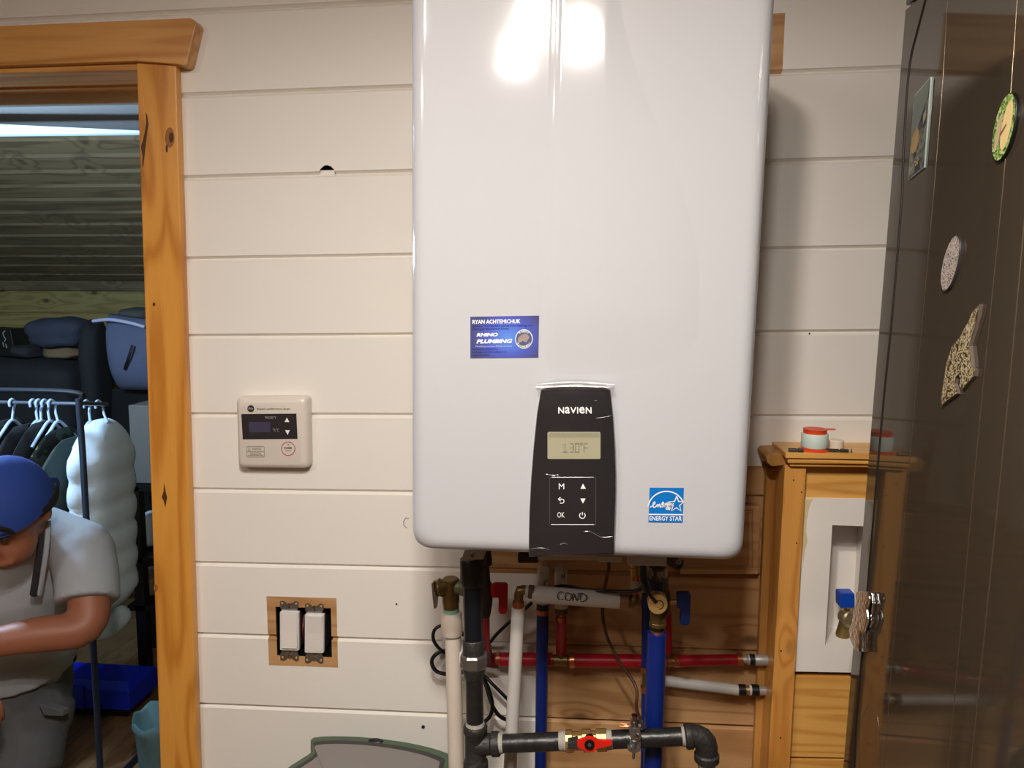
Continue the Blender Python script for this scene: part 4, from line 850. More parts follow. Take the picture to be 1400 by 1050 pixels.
# ---- hot outlet ball valve with red handle
Yh = 1.15
HV = pipe_thing('hot_outlet_valve', P(664, 842, Yh), 'dark brass hot water valve with red lever handle under the heater', 'valve')
seg_(HV, 'valve_body', mat('dark_bronze', (64, 56, 46), 0.45, 0.6, 0.2, 80), [(660, 752, Yh), (661, 765, Yh), (661, 770, Yh), (660, 773, Yh), (660.5, 795, Yh), (662, 800, Yh), (664, 814, Yh), (664, 826, Yh), (663, 838, Yh), (663, 843, Yh)], [22, 24, 24, 18, 20, 22, 20, 18, 16, 14], 16)
hh_ = G().pp([(667, 806), (671, 800), (677, 797.5), (692, 798), (694, 801), (693.5, 836), (690, 840.5), (684, 840.5), (681, 837), (681.5, 818), (674, 818), (668, 815)], Yh - 0.006, Yh + 0.002).build('handle', REDH, HV, smooth=30, bevel=0.0022)
NICK = mat('nickel_coupling', (176, 172, 166), 0.45, 0.4, 0.15, 200)
# ---- red hot line
Yr = 1.272
RL = pipe_thing('hot_water_line', P(800, 912, Yr), 'red hot water tube line running along the bare boards', 'pipe')
seg_(RL, 'riser', PEXR, [(663.5, 840, 1.16), (663.5, 862, 1.18), (664, 890, 1.22)], 12)
seg_(RL, 'elbow', mat('dark_red_elbow', (100, 18, 26), 0.45), [(664, 884, 1.22), (664, 896, 1.25), (668, 902, Yr - 0.005), (676, 903.5, Yr), (682, 903.5, Yr)], [16, 18, 20, 20, 19], 16)
seg_(RL, 'crimp_ring', COPPER, [(679, 901, Yr), (684, 901, Yr)], 20)
seg_(RL, 'tube', PEXR, [(676, 901.5, Yr), (756, 902, Yr)], 18.5)
seg_(RL, 'tube', PEXR, [(783, 903.2, Yr), (908, 904, Yr)], 18.5)
seg_(RL, 'crimp_ring', COPPER, [(779, 903, Yr), (785.5, 903, Yr)], 21)
tee_ = seg_(RL, 'tee', BRASSD, [(752, 902.5, Yr), (756, 902.5, Yr), (757, 902.5, Yr), (776, 903, Yr), (777, 903, Yr), (780, 903, Yr)], [13, 13, 16, 16, 13, 13], 14)
seg_(RL, 'tee_outlet', BRASSD, [(767, 902, Yr), (767, 890, Yr)], 13, 14, parent=tee_)
seg_(RL, 'crimp_ring', COPPER, [(767, 886, Yr), (767, 893, Yr)], 9.5)
seg_(RL, 'tube', PEXR, [(767, 846, 1.22), (767, 889, Yr)], 15)
seg_(RL, 'crimp_ring', COPPER, [(767, 843, 1.22), (767, 850, 1.22)], 12)
seg_(RL, 'stub_ring', mat('brown_ring', (96, 70, 52), 0.5, 0.5), [(767.5, 828, 1.22), (767.5, 838, 1.22)], 17)
seg_(RL, 'stub_nipple', COPPER, [(767.3, 836, 1.22), (767.2, 844, 1.22)], 8)
SM = seg_(RL, 'stub', PEXW, [(767, 779, 1.25), (767, 784, 1.22), (767.2, 830, 1.22)], [17, 18.5, 18.5])
strokes([[(768.5, 785), (768, 792)], [(772, 783.5), (771, 791)], [(768, 788.5), (772, 787)]], 1.1, lambda u, v: P(u, v, 1.2095), INKK, SM, 'pen_mark')
seg_(RL, 'riser', PEXR, [(914, 836, Yr), (914.5, 895, Yr)], 8.5)
t2 = seg_(RL, 'tee', COPPER, [(906, 904, Yr), (912, 904, Yr), (913, 904, Yr), (922, 904, Yr)], [13, 13, 15, 13], 14)
seg_(RL, 'tee_outlet', BRASSD, [(914.5, 904, Yr), (914.5, 893, Yr)], 10, 12, parent=t2)
seg_(RL, 'crimp_ring', COPPER, [(921, 904, Yr), (929, 904, Yr)], [17, 16])
seg_(RL, 'tube', PEXR, [(927, 903.8, Yr), (1012, 901.8, Yr)], [16, 15])
seg_(RL, 'crimp_ring', COPPER, [(1008, 901.8, Yr), (1015, 901.6, Yr)], 16.5)
seg_(RL, 'coupling', NICK, [(1014, 901.7, Yr), (1021, 901.7, Yr), (1022, 901.7, Yr), (1031, 902, Yr), (1032, 902, Yr), (1047, 902.5, Yr), (1058, 902.8, Yr)], [9, 10, 14.5, 14.5, 15.5, 15.5, 13], 16)
seg_(RL, 'coupling_band', BLACK, [(1024.5, 901.8, Yr), (1031.5, 902, Yr)], 15.4)
# ---- white return branch
WB = pipe_thing('white_branch_tube', P(960, 948, Yr), 'short white water tube sloping into the pine box side', 'pipe')
seg_(WB, 'tube', PEXW, [(884, 927.5, Yr), (906, 930.5, Yr), (1011, 943.5, Yr)], 14.5)
seg_(WB, 'band', BLACK, [(1009, 943, Yr), (1019, 943.5, Yr)], 15.5)
seg_(WB, 'band', BRASS, [(1018, 943.4, Yr), (1027, 943.4, Yr)], 12)
seg_(WB, 'band', WHITE, [(1024, 943.4, Yr), (1028, 943.6, Yr)], 14)
seg_(WB, 'band', BLACK, [(1027, 943.4, Yr), (1037, 944, Yr)], 16)
seg_(WB, 'coupling', NICK, [(1036, 944, Yr), (1047, 944.5, Yr), (1058, 945, Yr)], [12.5, 12.5, 10])
# ---- condensate line
Yc = 1.125
CL = pipe_thing('condensate_line', P(700, 1050, Yc), 'white condensate pipe with handwritten lettering and brass elbows', 'pipe')
p0, p1 = P(708.5, 830, Yc), P(697.5, 1050, Yc)
G().tube([p0, p1, Vector((p1.x + (p1.x - p0.x) * 2.2, Yc, 0.0))], 0.0104, 18).build('pipe', PEXW, CL)
seg_(CL, 'crimp_ring', COPPER, [(708.7, 822.5, Yc), (708.3, 832, Yc)], 16)
e1 = seg_(CL, 'elbow', BRASSD, [(709, 824, Yc), (709.5, 812, Yc), (711, 807, Yc), (716, 806.5, Yc), (722, 807.5, Yc)], [12.5, 13.5, 14, 13, 13], 10)
seg_(CL, 'crimp_ring', mat('brown_ring2', (110, 80, 62), 0.5, 0.5), [(722.5, 808.8, Yc), (730, 809.6, Yc)], 18.5)
seg_(CL, 'elbow_collar', PEXW, [(718.5, 808.3, Yc), (723, 808.8, Yc)], 16)
CPp = seg_(CL, 'pipe', PEXW, [(728, 812, Yc), (738, 812.8, Yc), (852, 821.5, Yc)], [20, 23.5, 22])
def cond_map(u, v):
    x = 762 + 40 * u; y = 815.2 - 0.5 + (x - 762) * 0.075 + (v - 0.5) * 13.5
    a = P(x, y, Yc); t = (v - 0.5) * 13.5 / 11.6
    return P(x, y, Yc - 0.0125 * math.sqrt(max(0.0, 1 - t * t)) - 0.0016)
hand = [[(0.20, 0.12), (0.10, 0.06), (0.02, 0.30), (0.02, 0.70), (0.10, 0.90), (0.20, 0.78)],
        [(0.36, 0.10), (0.28, 0.25), (0.27, 0.70), (0.36, 0.88), (0.46, 0.75), (0.46, 0.28), (0.36, 0.10)],
        [(0.53, 0.92), (0.54, 0.10), (0.68, 0.88), (0.71, 0.04)], [(0.80, 0.08), (0.79, 0.92)], [(0.74, 0.06), (0.92, 0.12), (1.0, 0.45), (0.94, 0.80), (0.77, 0.96)]]
strokes([smooth2(l) if len(l) > 2 else l for l in hand], 0.10, cond_map, INKK, CPp, 'handwritten_lettering', asp=3.0)
seg_(CL, 'crimp_ring', mat('tan_ring', (150, 112, 82), 0.45, 0.5), [(847, 821.3, Yc), (859, 822.2, Yc)], 22.5)
seg_(CL, 'elbow', BRASSD, [(857, 822.2, Yc), (864, 822.6, Yc), (868, 820, Yc), (868.2, 812, Yc)], [17, 17, 14, 12], 12)
seg_(CL, 'crimp_ring', COPPER, [(868.2, 806, Yc), (868.2, 815, Yc)], 11)
seg_(CL, 'stub', PEXW, [(868.4, 793, Yc), (868.2, 808, Yc)], 13)
seg_(CL, 'crimp_ring', COPPER, [(868.6, 786, Yc), (868.4, 795, Yc)], 12)
seg_(CL, 'fitting', BRASS, [(867.5, 770, Yc), (867.5, 775, Yc), (867.5, 776, Yc), (867.5, 779, Yc), (867.8, 780, Yc), (868, 786.5, Yc)], [10, 10, 13.5, 13.5, 11.5, 12.5], 12)
# ---- blue cold lines
Yb = 1.23
B1 = pipe_thing('cold_supply_tube', Vector((P(740, 1050, Yb).x, Yb, 0.0)), 'slim blue cold water tube beside the red stub', 'pipe')
b0, b1 = P(742, 826, Yb), P(739, 1050, Yb)
G().tube([b0, b1, Vector((b1.x + (b1.x - b0.x) * 2.2, Yb, 0.0))], 0.0101, 16).build('tube', PEXB, B1)
seg_(B1, 'collar', mat('navy_collar', (24, 30, 48), 0.5), [(741.8, 822, Yb), (741.8, 832, Yb)], 16.5)
seg_(B1, 'crimp_ring', COPPER, [(741.6, 832.5, Yb), (741.6, 839, Yb)], 17.8)
SC = seg_(B1, 'stub', PEXW, [(745, 777, 1.27), (744, 781, Yb), (742, 800, Yb), (742, 824, Yb)], [17, 19, 19, 18])
strokes([[(749, 793.5), (745.5, 795), (743.8, 798.5), (744.5, 802.5), (747.5, 804.5)]], 1.1, lambda u, v: P(u, v, Yb - 0.0113), INKK, SC, 'pen_mark')
Yv = 1.108
CV = pipe_thing('cold_inlet_pipe', Vector((P(893, 1050, Yv).x, Yv, 0.0)), 'thick blue cold water pipe with brass valve and blue lever', 'pipe')
c0_, c1_ = P(898, 864, Yv), P(892.5, 1050, Yv)
G().tube([c0_, c1_, Vector((c1_.x + (c1_.x - c0_.x) * 2.2, Yv, 0.0))], 0.0146, 20).build('pipe', PEXB, CV)
seg_(CV, 'crimp_ring', COPPER, [(898.8, 858.5, Yv), (898.4, 866.5, Yv)], 19)
seg_(CV, 'gasket_ring', BLACK, [(899, 853, Yv), (898.6, 860, Yv)], 21)
seg_(CV, 'lower_nut', BRASSD, [(900, 836, Yv), (900, 838, Yv), (899.4, 850, Yv), (899.2, 851, Yv), (899.2, 855, Yv)], [20, 23, 22, 24, 24], 8, smooth=20)
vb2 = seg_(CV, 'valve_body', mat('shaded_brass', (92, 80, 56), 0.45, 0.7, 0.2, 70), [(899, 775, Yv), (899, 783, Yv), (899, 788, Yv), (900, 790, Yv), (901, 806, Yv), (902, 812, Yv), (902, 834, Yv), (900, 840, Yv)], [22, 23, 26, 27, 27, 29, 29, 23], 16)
seg_(CV, 'union_nut', ZINC, [(900, 776, Yv), (900, 778, Yv), (900, 789, Yv)], [20, 24, 26], 8, smooth=20)
seg_(CV, 'blue_band', BLUEH, [(899, 791, Yv), (899, 804, Yv)], 28)
pc = P(899.5, 826.5, Yv - 0.03)
G().pp(circ_px(899.5, 826.5, 13.6, 28), Yv - 0.030, Yv - 0.012).build('service_cap', BRASSY, vb2, bevel=0.0012)
cc = circ_px(901, 827, 6, 20); strokes([cc[-8:] + cc[:6]], 1.4, lambda u, v: P(u, v, Yv - 0.0304), INKK, vb2, 'cap_groove')
G().pp(circ_px(899.8, 826.8, 3.6, 16), Yv - 0.032, Yv - 0.028).build('cap_boss', BRASSY, vb2, bevel=0.0006)
seg_(CV, 'drain_lever', BLACK, [(884, 807, Yv - 0.028), (891, 816.5, Yv - 0.032), (897, 824, Yv - 0.033)], [4.5, 5, 5], 8, parent=vb2)
seg_(CV, 'stem', BRASS, [(912, 823, Yv - 0.002), (927, 823, Yv - 0.004)], [9, 7], 10)
hb = G().pp([(925.5, 813), (929, 812), (943, 812), (945, 815), (943.5, 852), (940.5, 856), (932, 856), (930, 853), (931, 834), (926, 832)], Yv - 0.012, Yv + 0.002).build('handle', BLUEH, CV, smooth=30, bevel=0.0022)
B2 = pipe_thing('cold_branch_tube', Vector((P(883, 1050, 1.24).x, 1.24, 0.0)), 'narrow blue water tube behind the thick blue pipe', 'pipe')
d0_, d1_ = P(884.5, 812, 1.24), P(882, 1050, 1.24)
seg_(B2, 'tube', PEXB, [(884.5, 812, 1.24), (883.6, 912, 1.24)], 13.5)
G().tube([P(883.4, 940, 1.24), d1_, Vector((d1_.x + (d1_.x - d0_.x) * 2, 1.24, 0.0))], 0.0079, 14).build('tube', PEXB, B2)
seg_(B2, 'tee', BRASSD, [(883.5, 911, 1.24), (883.4, 944, 1.24)], 10.5)
for y in (914.5, 942): seg_(B2, 'crimp_ring', COPPER, [(883.4, y - 3.5, 1.24), (883.4, y + 3.5, 1.24)], 15.5)
# ---- cables
cord('sensor_cable', [(742, 803, 1.212), (750, 806, 1.205), (760, 802.5, 1.195), (772, 801.5, 1.195), (786, 803.5, 1.19), (800, 806.5, 1.15), (830, 808.5, 1.11), (860, 809, 1.095), (874, 806, 1.09), (880, 798, 1.09), (882, 784, 1.09), (881, 766, 1.09)], 5.0, CABLE, 'black cable draped over the lettered white pipe', 'cable', n=8)
cord('power_cable', [(878, 764, 1.07), (879, 778, 1.068), (880, 792, 1.066), (883, 803, 1.066), (885, 809, 1.066)], 11, CABLE, 'thick black cable dropping from the heater bottom', 'cable', n=10)
cord('cable_grommet', [(912, 764, 1.09), (920, 770, 1.09), (927, 774, 1.09), (931, 766, 1.09)], 11, CABLE, 'black looped cable end tucked under the heater corner', 'cable', n=10)
cord('looped_cable', [(727, 824, 1.235), (716, 834, 1.235), (698, 849, 1.235), (680, 866, 1.24), (664, 881, 1.27), (640, 872, 1.27), (622, 858, 1.26), (606, 855, 1.25), (596, 859, 1.245), (592, 868, 1.245), (594, 878, 1.245), (602, 888, 1.25), (614, 896, 1.26), (640, 908, 1.275), (662, 924, 1.275), (676, 938, 1.27), (693, 955, 1.27), (703, 966, 1.275)], 5.0, CABLE, 'black cable looping behind the cream drain pipe', 'cable', n=8)
cord('coiled_cable', [(660, 890, 1.29), (630, 884, 1.275), (612, 889, 1.265), (600, 892, 1.26), (592, 899, 1.258), (590.5, 907, 1.258), (594, 915, 1.26), (602, 920, 1.262), (620, 922, 1.265), (645, 915, 1.260), (657, 920, 1.256), (664, 936, 1.253), (670, 956, 1.252), (676, 970, 1.252), (686, 981, 1.26), (705, 988, 1.275)], 5.5, CABLE, 'second black cable coil curling below the first loop', 'cable', n=8)
cord('cable_tail', [(662, 928, 1.244), (669, 945, 1.243), (673, 962, 1.243), (671, 977, 1.243), (662, 987, 1.24), (650, 992, 1.24)], 5.5, CABLE, 'short black cable tail curving behind the gas pipe', 'cable', n=8)

# ================================================================== ACCESS PANEL behind the heater corner
AP = thing('access_panel', P(1000, 786, 1.29), 'pine framed access panel with stepped moulding on the bare boards', 'panel')
fr_o = [(930, 690), (1040, 692), (1037, 786), (930, 784)]
G().pp(fr_o, 1.288, 1.2995).build('panel_board', BARE, AP, smooth=0, bevel=0.001)
for (xa, ya, xb, yb, Yq) in ((930, 692, 1037, 697, 1.283), (1029, 697, 1037, 777, 1.283), (930, 777, 1037, 785, 1.283), (930, 697, 1029, 701, 1.286), (1023, 701, 1029, 774, 1.286), (930, 774, 1029, 777, 1.286)):
    G().pp([(xa, ya), (xb, ya), (xb, yb), (xa, yb)], Yq, 1.289).build('moulding', BARE, AP, smooth=0, bevel=0.001)

# ================================================================== PINE CHASE BOX (shallow frame around the outlet box)
YF = 1.228
ql0, ql1 = P(1073, 636, YF), P(1050, 1050, YF); qr0, qr1 = P(1103, 636, YF), P(1080, 1050, YF)
XE = 0.50
CH = thing('pine_pipe_box', Vector((0.40, 1.27, 0.0)), 'shallow varnished pine wall frame with moulded shelf top beside the refrigerator', 'pipe box')
G().prism([ql0, qr0, extend(qr0, qr1, 0), extend(ql0, ql1, 0)], (0, WY - YF, 0)).build('corner_post', CHASE, CH, smooth=30, bevel=0.002)
sl0, sl1 = P(1048, 640, 1.284), P(1030, 1050, 1.284); sr0, sr1 = P(1072, 640, 1.284), P(1050, 1050, 1.284)
G().prism([sl0, sr0, extend(sr0, sr1, 0), extend(sl0, sl1, 0)], (0, WY - 1.284, 0)).build('side_board', pine('side_pine', (196, 142, 72), (158, 104, 46), 'Z', 0.45, 14, 0.3), CH, smooth=0, bevel=0.002)
YSH = 1.21
def sloped(y0l, y0r, y1l, y1r, xl, Yq, name, m, bev):
    # rail following the boards' slope: pixel heights at px 1075 and px 1187
    def at(xp, yl, yr): return P(xp, yl + (yr - yl) * (xp - 1075) / 112.0, Yq)
    xr_ = 1187 + 60
    a_, b_, c_, d_ = at(xl, y0l, y0r), at(xr_, y0l, y0r), at(xr_, y1l, y1r), at(xl, y1l, y1r)
    b_.x = c_.x = XE
    return G().prism([a_, b_, c_, d_], (0, WY - Yq, 0)).build(name, m, CH, smooth=30, bevel=bev)
sloped(619, 620.5, 626.5, 628.5, 1074, YSH, 'shelf_board', CHASEH, 0.0012)
sloped(627.0, 629.0, 633.5, 635.0, 1077, YSH + 0.004, 'moulding', CHASEH, 0.002)
sloped(633.0, 634.6, 637.5, 639, 1080, YSH + 0.010, 'moulding', CHASEH, 0.0012)
G().pp([(1047, 624), (1052, 620), (1076, 619.5), (1076, 636), (1055, 638), (1049, 633)], 1.234, WY).build('side_moulding', bpy.data.materials['side_pine'], CH, smooth=30, bevel=0.002)
zt = P(1110, 619.6, YSH).z
xi = lambda y: 1103 - (y - 636) * 23 / 414
def board(ya, yb, Yq, name, m, x1=XE):
    a = P(xi(ya) - 2, ya, Yq); b_ = P(xi(yb) - 2, yb, Yq)
    zr0 = P(1190, ya + 1, Yq).z; zr1 = P(1190, yb + 1.5, Yq).z
    G().prism([a, Vector((x1, Yq, zr0)), Vector((x1, Yq, zr1 if yb < 1100 else b_.z)), b_], (0, 0.014, 0)).build(name, m, CH, smooth=30, bevel=0.0015)
YBD = 1.244
board(637, 681, YBD, 'front_board', CHASEH); board(924.5, 1035, YBD, 'front_board', CHASEH); board(1038.5, 1160, YBD, 'front_board', CHASEH)
zz_ = P(1130, 1164, YBD).z
while zz_ > 0.1:
    G().box(P(1074, 1100, YBD).x, XE, YBD, YBD + 0.014, max(0, zz_ - 0.13), zz_ - 0.004).build('front_board', CHASEH, CH, smooth=0, bevel=0.0015); zz_ -= 0.134
for (x, y) in ((1085, 656.5), (1096, 673), (1089, 742.5), (1068, 890), (1067, 1009)):
    G().pp(circ_px(x, y, 1.2, 8), YF - 0.0004, YF + 0.001).build('nail_hole', INKK, CH, smooth=0)
# ---- washing machine outlet box
OB = thing('outlet_box', P(1140, 917, 1.243) + Vector((0.03, 0, 0)), 'white recessed laundry outlet box set in the pine frame', 'outlet box')
Yo = 1.240
ox = 0.492; rx = 0.466
OUTM = mat('outlet_plastic', (236, 229, 220), 0.4, var=0.06, scale=18)
a0, a1 = P(1101, 681, Yo), P(1086.5, 918, Yo)
o4 = [a0, Vector((ox, Yo, P(1190, 682, Yo).z)), Vector((ox, Yo, P(1190, 919.5, Yo).z)), a1]
rl1, rl0 = P(1138, 718, Yo), P(1128, 883, Yo)
i4 = [rl1, Vector((rx, Yo, rl1.z)), Vector((rx, Yo, rl0.z)), rl0]
k4 = [p + Vector((0, 0.075, 0)) for p in i4]; w4 = [p + Vector((0, 0.02, 0)) for p in o4]
G().layers([w4, o4, i4, k4], cap0=False, cap1=True).build('housing', OUTM, OB, smooth=0)
YS = mat('yellowed_sealant', (214, 196, 150), 0.6, var=0.15, scale=60)
G().pp([(1100, 682), (1112, 682), (1107, 690), (1105, 700), (1103, 712), (1102, 725), (1104, 740), (1100, 755), (1098, 770), (1096, 720)], Yo - 0.0006, Yo + 0.0005).build('sealant_stain', YS, OB, smooth=0)
VV = thing('washer_valve', P(1158, 876, 1.28), 'brass washer valve with blue knob inside the white outlet box', 'valve')
seg_(VV, 'valve_body', BRASSD, [(1152, 884, 1.28), (1152, 866, 1.28), (1154, 855, 1.277), (1157, 845, 1.275)], [17, 18, 15, 16], 14)
G().lathe(P(1158, 844, 1.27), Vector((0.35, -1, 0.1)), [(0.011, -0.01), (0.013, 0.0), (0.0150, 0.004), (0.0150, 0.010), (0.0125, 0.012), (0.0125, 0.024), (0.008, 0.025), (0, 0.025)], 20).build('outlet_thread', mat('nickel_brass', (176, 160, 128), 0.35, 0.8), VV)
G().pp(rr_px(1148, 811.5, 1169, 831.5, 3), 1.250, 1.273).build('knob', BLUEV, VV, bevel=0.002)
seg_(VV, 'stem', BRASS, [(1158, 826, 1.265), (1158, 846, 1.273)], 8, 10)
# ---- things on the shelf
ts = P(1113, 614, 1.234); ts.z = zt
TS = thing('tape_spool', ts, 'white thread tape spool with orange red flanges on the pine shelf', 'tape spool')
rS = 17.6 * mpp(ts)
G().lathe(ts, (0, 0, 1), [(0, 0), (rS * 1.12, 0), (rS * 1.12, 0.003), (rS * 0.9, 0.004), (rS * 0.9, 0.006)], 28).build('lower_flange', mat('orange_plastic', (226, 74, 26), 0.4), TS)
G().lathe(ts, (0, 0, 1), [(rS * 0.95, 0.005), (rS, 0.007), (rS, 0.026), (rS * 0.96, 0.0275)], 28).build('tape_roll', mat('ptfe_tape', (206, 222, 212), 0.5, var=0.03), TS)
G().lathe(ts, (0, 0, 1), [(rS * 0.86, 0.026), (rS * 0.86, 0.0325), (rS * 0.9, 0.033), (rS * 0.9, 0.0345), (0, 0.0345)], 28).build('upper_flange', mat('orange_plastic2', (222, 70, 28), 0.4), TS)
G().prism([ts + Vector((rS * 0.4, -0.004, 0.0325)), ts + Vector((rS * 1.5, -0.004, 0.0335)), ts + Vector((rS * 1.5, 0.008, 0.0335)), ts + Vector((rS * 0.4, 0.008, 0.0325))], (0, 0, 0.0012)).build('flange_tab', mat('orange_plastic3', (224, 96, 60), 0.4), TS, smooth=0)
cp = P(1143, 612, 1.246); cp.z = zt
G().lathe(cp, (0, 0, 1), [(0, 0), (0.0105, 0), (0.0115, 0.003), (0.0115, 0.0135), (0.0095, 0.0155), (0, 0.0155)], 22).build('plastic_cap', mat('ivory_cap', (226, 214, 192), 0.4), smooth=40)
tag(bpy.data.objects['plastic_cap'], 'small ivory plastic cap beside the tape spool', 'cap')
def rod(name, a, b_, r, m, label):
    A = P(*a); B = P(*b_); A.z = B.z = zt + r
    T = thing(name, (A + B) / 2 - Vector((0, 0, r)), label, 'tool')
    G().tube([A, A + (B - A) * 0.55], r, 10).build('shank', m, T)
    G().tube([A + (B - A) * 0.52, A + (B - A) * 0.62, A + (B - A) * 0.64, B], [r * 0.7, r * 0.7, r * 1.25, r * 1.1], 6).build('tip', m, T, smooth=0)
STEEL = mat('dark_steel', (74, 70, 66), 0.4, 0.7, 0.3, 300)
rod('driver_bit', (1078, 616, 1.218), (1098, 616, 1.216), 0.0030, STEEL, 'dark steel driver bit lying at the shelf corner')
rod('long_driver_bit', (1130, 616, 1.222), (1160, 616, 1.220), 0.0028, STEEL, 'longer dark steel bit lying right behind the shelf edge')
A = P(1164, 616.5, 1.218); A.z = zt
SCW = thing('loose_screw', A, 'tiny loose screw standing on the pine shelf edge', 'screw')
G().lathe(A, (0, 0, 1), [(0.0028, 0), (0.0028, 0.0008), (0.0012, 0.002), (0.0010, 0.0065), (0.0001, 0.008)], 10).build('shank', ZINC, SCW)

# ================================================================== GREEN BIN
zl = CAMZ + (P(428, 1014, 1.245).z - CAMZ)
BN = thing('green_bin', Vector((-0.362, 1.06, 0.0)), 'tall green plastic bin with smoky grey window in its lid', 'bin')
zc0 = zl
lp = [P(428, 1014.5, 1.262), P(490, 1011.5, 1.265), P(560, 1015.5, 1.262), P(614, 1023, 1.250)]
xr_b = -0.216
lid_c = [Vector((lp[0].x, 1.262, zl)), Vector((lp[1].x, 1.268, zl + 0.003)), Vector((lp[2].x, 1.264, zl)), Vector((xr_b - 0.012, 1.25, zl - 0.006)), Vector((xr_b, 1.22, zl - 0.006)),
         Vector((xr_b, 1.06, zl - 0.008)), Vector((xr_b - 0.006, 0.90, zl - 0.009)), Vector((xr_b - 0.04, 0.865, zl - 0.010)), Vector((-0.47, 0.865, zl - 0.010)), Vector((-0.508, 0.90, zl - 0.008)), Vector((-0.510, 1.08, zl - 0.005)), Vector((-0.498, 1.165, zl - 0.004)), Vector((-0.466, 1.228, zl - 0.002))]
lid_top = []
for i_ in range(len(lid_c)):
    p0_, p1_, p2_, p3_ = lid_c[i_ - 1], lid_c[i_], lid_c[(i_ + 1) % len(lid_c)], lid_c[(i_ + 2) % len(lid_c)]
    for t_ in (0, 0.25, 0.5, 0.75):
        lid_top.append(0.5 * ((2 * p1_) + (p2_ - p0_) * t_ + (2 * p0_ - 5 * p1_ + 4 * p2_ - p3_) * t_ * t_ + (3 * p1_ - p0_ - 3 * p2_ + p3_) * t_ ** 3))
cxy = Vector((-0.362, 1.06, 0))
def ringb(f, dz, tz=None): return [Vector((cxy.x + (p.x - cxy.x) * f, cxy.y + (p.y - cxy.y) * f, (p.z if tz is None else tz) + dz)) for p in lid_top]
G().layers([ringb(0.80, 0, 0.0), ringb(0.97, -0.06)]).build('body', GREENP, BN, smooth=40)
G().layers([ringb(1.0, -0.065), ringb(1.005, -0.02), ringb(0.995, -0.004), ringb(0.975, 0.0)]).build('lid', GREENP, BN, smooth=30)
win = ringb(0.86, 0.0008)
G().layers([ringb(0.905, -0.001), ringb(0.905, 0.0016), ringb(0.86, 0.0016), ringb(0.86, -0.001)], False, False).build('window_gasket', DGREY, BN, smooth=20)
wg = G(); wg.layers([ringb(0.87, -0.001), ringb(0.87, 0.0010), ringb(0.5, 0.006)]); wg.build('window', SMOKE, BN, smooth=60)
hq = Vector((P(513, 1013.5, 1.255).x, 1.258, zl))
G().ball(hq, 0.015, 16, 8, sc=(1.0, 0.5, 0.28)).build('latch', BLACK, BN)
# ================================================================== STOREROOM THINGS
def soft(c, hx, hy, hz, e=0.45, amp=0.0, seed=0, n=28, rows=16, g=None):
    """superellipsoid cushion with a few lumps"""
    rnd = random.Random(seed); ph = [rnd.uniform(0, 6.28) for _ in range(6)]
    g = g or G(); rings = []
    sp = lambda v, p: math.copysign(abs(v) ** p, v)
    for k in range(rows + 1):
        th = -math.pi / 2 + math.pi * k / rows; ring = []
        for j in range(n):
            a = 2 * math.pi * j / n
            x = sp(math.cos(th), e) * sp(math.cos(a), e); y = sp(math.cos(th), e) * sp(math.sin(a), e); z = sp(math.sin(th), e)
            d = 1 + amp * (math.sin(3 * x + 2 * z + ph[0]) + math.sin(5 * z - 2 * y + ph[1]) + 0.7 * math.sin(7 * x + 4 * y + ph[2]) + 0.5 * math.sin(9 * z + 6 * x + ph[3])) / 3
            ring.append(Vector(c) + Vector((x * hx * d, y * hy * d, z * hz * d)))
        rings.append(ring)
    return g.layers(rings)
def cloth(name, c, rough=0.85, var=0.12, scale=30): return mat(name, c, rough, var=var, scale=scale, bump=0.25, bscale=40)
C_BLACK = cloth('black_cloth', (22, 22, 24)); C_NAVY = cloth('navy_cloth', (50, 52, 66)); C_GREY = cloth('slate_bag_cloth', (78, 82, 104)); C_WHITE = cloth('white_quilted_nylon', (208, 224, 236), 0.6, 0.05)
def px_soft(name, x0, y0, x1, y1, Y, depth, m, label, cat, e=0.5, amp=0.08, seed=1, group=None):
    a, b_ = P(x0, y0, Y), P(x1, y1, Y); c = (a + b_) / 2
    o = soft(c, abs(b_.x - a.x) / 2, depth / 2, abs(a.z - b_.z) / 2, e, amp, seed).build(name, m, smooth=80)
    return tag(o, label, cat, group)
# dark storage shelf along the far wall
YS_ = 3.45
sh0 = P(90, 606, YS_); xr = P(186, 606, YS_).x
SHF = thing('storage_shelf', Vector((sh0.x - 0.5, YS_ + 0.25, 0.0)), 'black storage shelf along the pine wall carrying dark bags', 'shelf')
zsh = P(90, 604, YS_).z
G().box(xr - 2.0, xr + 0.10, YS_, YS_ + 0.5, zsh - 0.03, zsh).build('shelf_board', BLACK, SHF, smooth=0)
for x in (xr - 0.02, xr - 1.98):
    for y in (YS_ + 0.02, YS_ + 0.48): G().box(x - 0.02, x + 0.02, y - 0.02, y + 0.02, 0, zsh - 0.03).build('post', BLACK, SHF, smooth=0)
G().box(xr - 2.0, xr, YS_ + 0.05, YS_ + 0.5, 0.35, 0.38).build('shelf_board', BLACK, SHF, smooth=0)
px_soft('duffel_bag', -130, 486, 124, 595.5, YS_ + 0.16, 0.34, C_BLACK, 'long black duffel bag lying on the storage shelf', 'bag', 0.40, 0.05, 3)
px_soft('rolled_sweater', 44, 433, 122, 474, YS_ + 0.16, 0.2, C_NAVY, 'dark navy rolled sweater on top of the black duffel bag', 'clothing', 0.7, 0.16, 5)
px_soft('folded_shirt', 28, 471, 60, 488, YS_ + 0.18, 0.22, cloth('charcoal_cloth', (38, 36, 38)), 'charcoal folded shirt lying flat on the duffel bag', 'clothing', 0.5, 0.12, 8)
px_soft('tan_pouch', 64, 472.5, 114, 490.5, YS_ + 0.20, 0.16, cloth('tan_cloth', (112, 92, 62)), 'tan pouch under the rolled navy sweater', 'pouch', 0.7, 0.14, 9)
